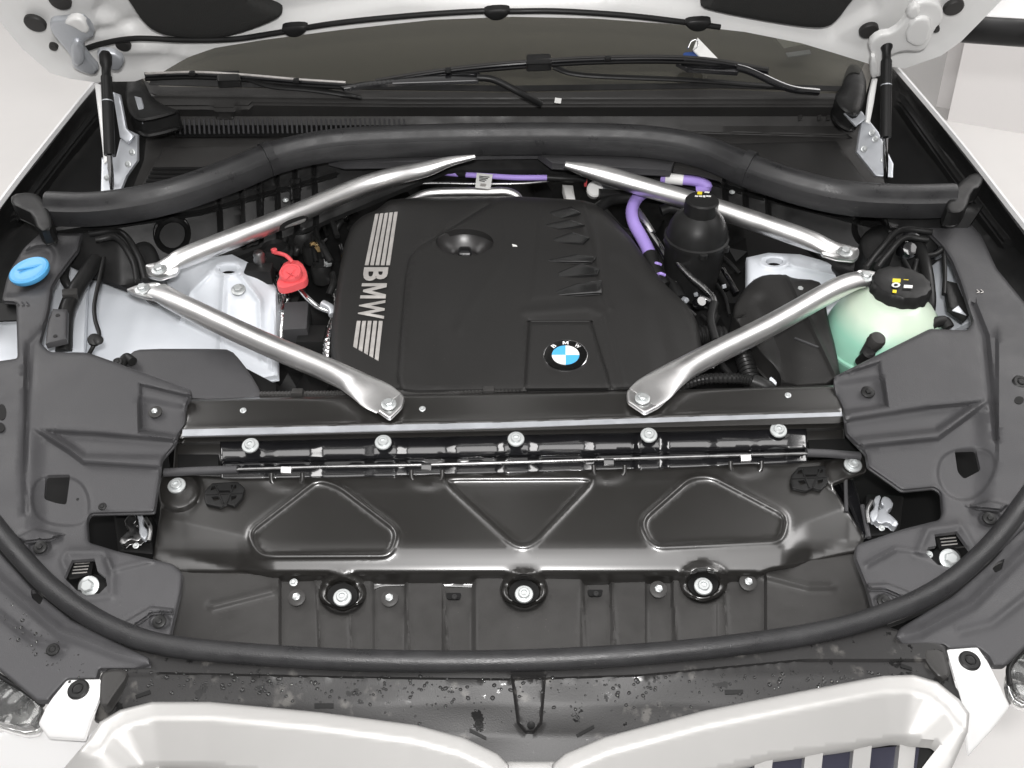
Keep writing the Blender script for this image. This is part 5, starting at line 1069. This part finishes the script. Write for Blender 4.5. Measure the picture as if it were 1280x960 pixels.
for (k, line, bars) in ((kr, GRt, [(866, 884, 1), (898, 912, 1), (946, 968, 1), (1008, 1030, 1), (1068, 1090, 1), (1125, 1145, 1)]), (kl, GLt, [(172, 196, -1), (232, 254, -1), (292, 314, -1), (352, 374, -1), (412, 434, -1), (472, 494, -1)])):
    for (a, b, sg) in bars:
        X = []
        for y in (928, 950, 990, 1040, 1080):
            sh = (y-930)*.10*-sg; z0 = float(gzf(line)(np.array([[a, y]]))[0])
            P1 = W(a+sh, y, z0-.012); P2 = W(b+sh, y, z0-.012); X.append((P1, P2))
        V = []; Fc = []
        for (p, q) in X: V += [p, q, q+Vector((0, .004, -.03)), p+Vector((0, .004, -.03))]
        for i in range(len(X)-1):
            for j in range(4): c = i*4+j; d = i*4+(j+1) % 4; Fc.append([c, d, d+4, c+4])
        Fc += [[0, 1, 2, 3], [len(V)-1, len(V)-2, len(V)-3, len(V)-4]]
        if k is kr or a < 520:
            V = [v for v in V]; o = mesh('bar', V, Fc, M['satin'], k); fixn(o.data)
    sheet('blade_cover', [(900, 965), (925, 952), (1150, 930), (1140, 1000), (900, 1000)] if k is kr else [(170, 975), (250, 965), (420, 1000), (170, 1000)], lambda P: gzf(line)(P)-.025, mat('shutter_blue_black', (.03, .03, .045), .25), k, step=14, t=.004)
sheet('centre_bridge', [(634, 952), (694, 952), (700, 1080), (628, 1080)], .905, M['satin'], car, step=8, t=.02, rnd=.004)
# white bumper skin and brackets
o = sheet('bumper_skin', [(-60, 890), (0, 915), (50, 905), (66, 915), (105, 925), (125, 905), (90, 1080), (-60, 1080)], lambda P: .89-.0012*np.clip(P[:, 1]-905, 0, 200), M['white'], car, step=9, t=.02, rnd=.004); o['label'] = 'white bumper skin below the left headlamp'
for pts, (sx, sy), lab in (([(84, 850), (127, 849), (125, 872), (114, 900), (106, 925), (60, 922), (48, 905), (58, 884), (66, 872)], (98, 862), 'white painted metal bracket beside the left headlamp with one black screw'), ([(1183, 812), (1222, 809), (1236, 830), (1250, 858), (1262, 884), (1240, 912), (1210, 945), (1204, 890), (1194, 850)], (1212, 826), 'white painted metal bracket beside the right headlamp with one black screw')):
    b = thing('fender_bracket', lab, 'bracket', W(sx, sy, .93)); ys = pts[0][1]
    sheet('bracket_plate', rc(pts, 3), lambda P: .936-.0011*np.clip(P[:, 1]-ys-38, 0, 200), M['white'], b, step=5, t=.004, rnd=.002, rw=3)
    put(CLIP, 'black_screw', sx, sy, .938, 13, b, (0, -.1, 1))
def lamp(out, lab, sg):
    h = thing('headlamp', lab, 'headlamp', W(*out[0], .88))
    sheet('lens', chaikin(out, 1), .915, M['glassy'], h, step=6, t=.02, rnd=.012, rw=12)
    sheet('reflector', [(np.mean([p[0] for p in out])+(p[0]-np.mean([q[0] for q in out]))*.8, np.mean([q[1] for q in out])+(p[1]-np.mean([q[1] for q in out]))*.8) for p in out], .885, M['satin'], h, step=10, t=.01)
    cxm = np.mean([p[0] for p in out]); cym = np.mean([p[1] for p in out])
    for q in (-14, -4, 6, 16): sheet('light_guide', [(cxm+q, cym-22), (cxm+q+5, cym-20), (cxm+q+9, cym+20), (cxm+q+3, cym+18)], .898, M['chrome' if q in (-4, 16) else 'black'], h, step=8, t=.006, rnd=.002)
    lathe('projector_lens', W(cxm+(6 if sg > 0 else -10), cym, .893), [(.022, 0), (.024, .006), (.018, .012), (.008, .015)], M['gloss2'], h, n=24)
    sweep('lens_gasket', [(x, y, .917) for x, y in (out[:4] if sg > 0 else out[:4])], M['black'], h, r=.003)
lamp([(-40, 812), (0, 845), (35, 866), (54, 882), (52, 898), (38, 914), (0, 906), (-40, 890)], 'pale clear headlamp at the lower left corner', 1)
lamp([(1330, 780), (1284, 808), (1262, 832), (1262, 856), (1272, 876), (1300, 880), (1330, 870)], 'clear headlamp cut by the lower right edge', -1)

# anything built as one mesh with no empty: give it a sensible origin
for o in bpy.data.objects:
    if o.parent is None and o.type == 'MESH' and o.get('kind') is None:
        me = o.data; c = sum((v.co for v in me.vertices), Vector())/len(me.vertices); me.transform(Matrix.Translation(-c)); o.location = c
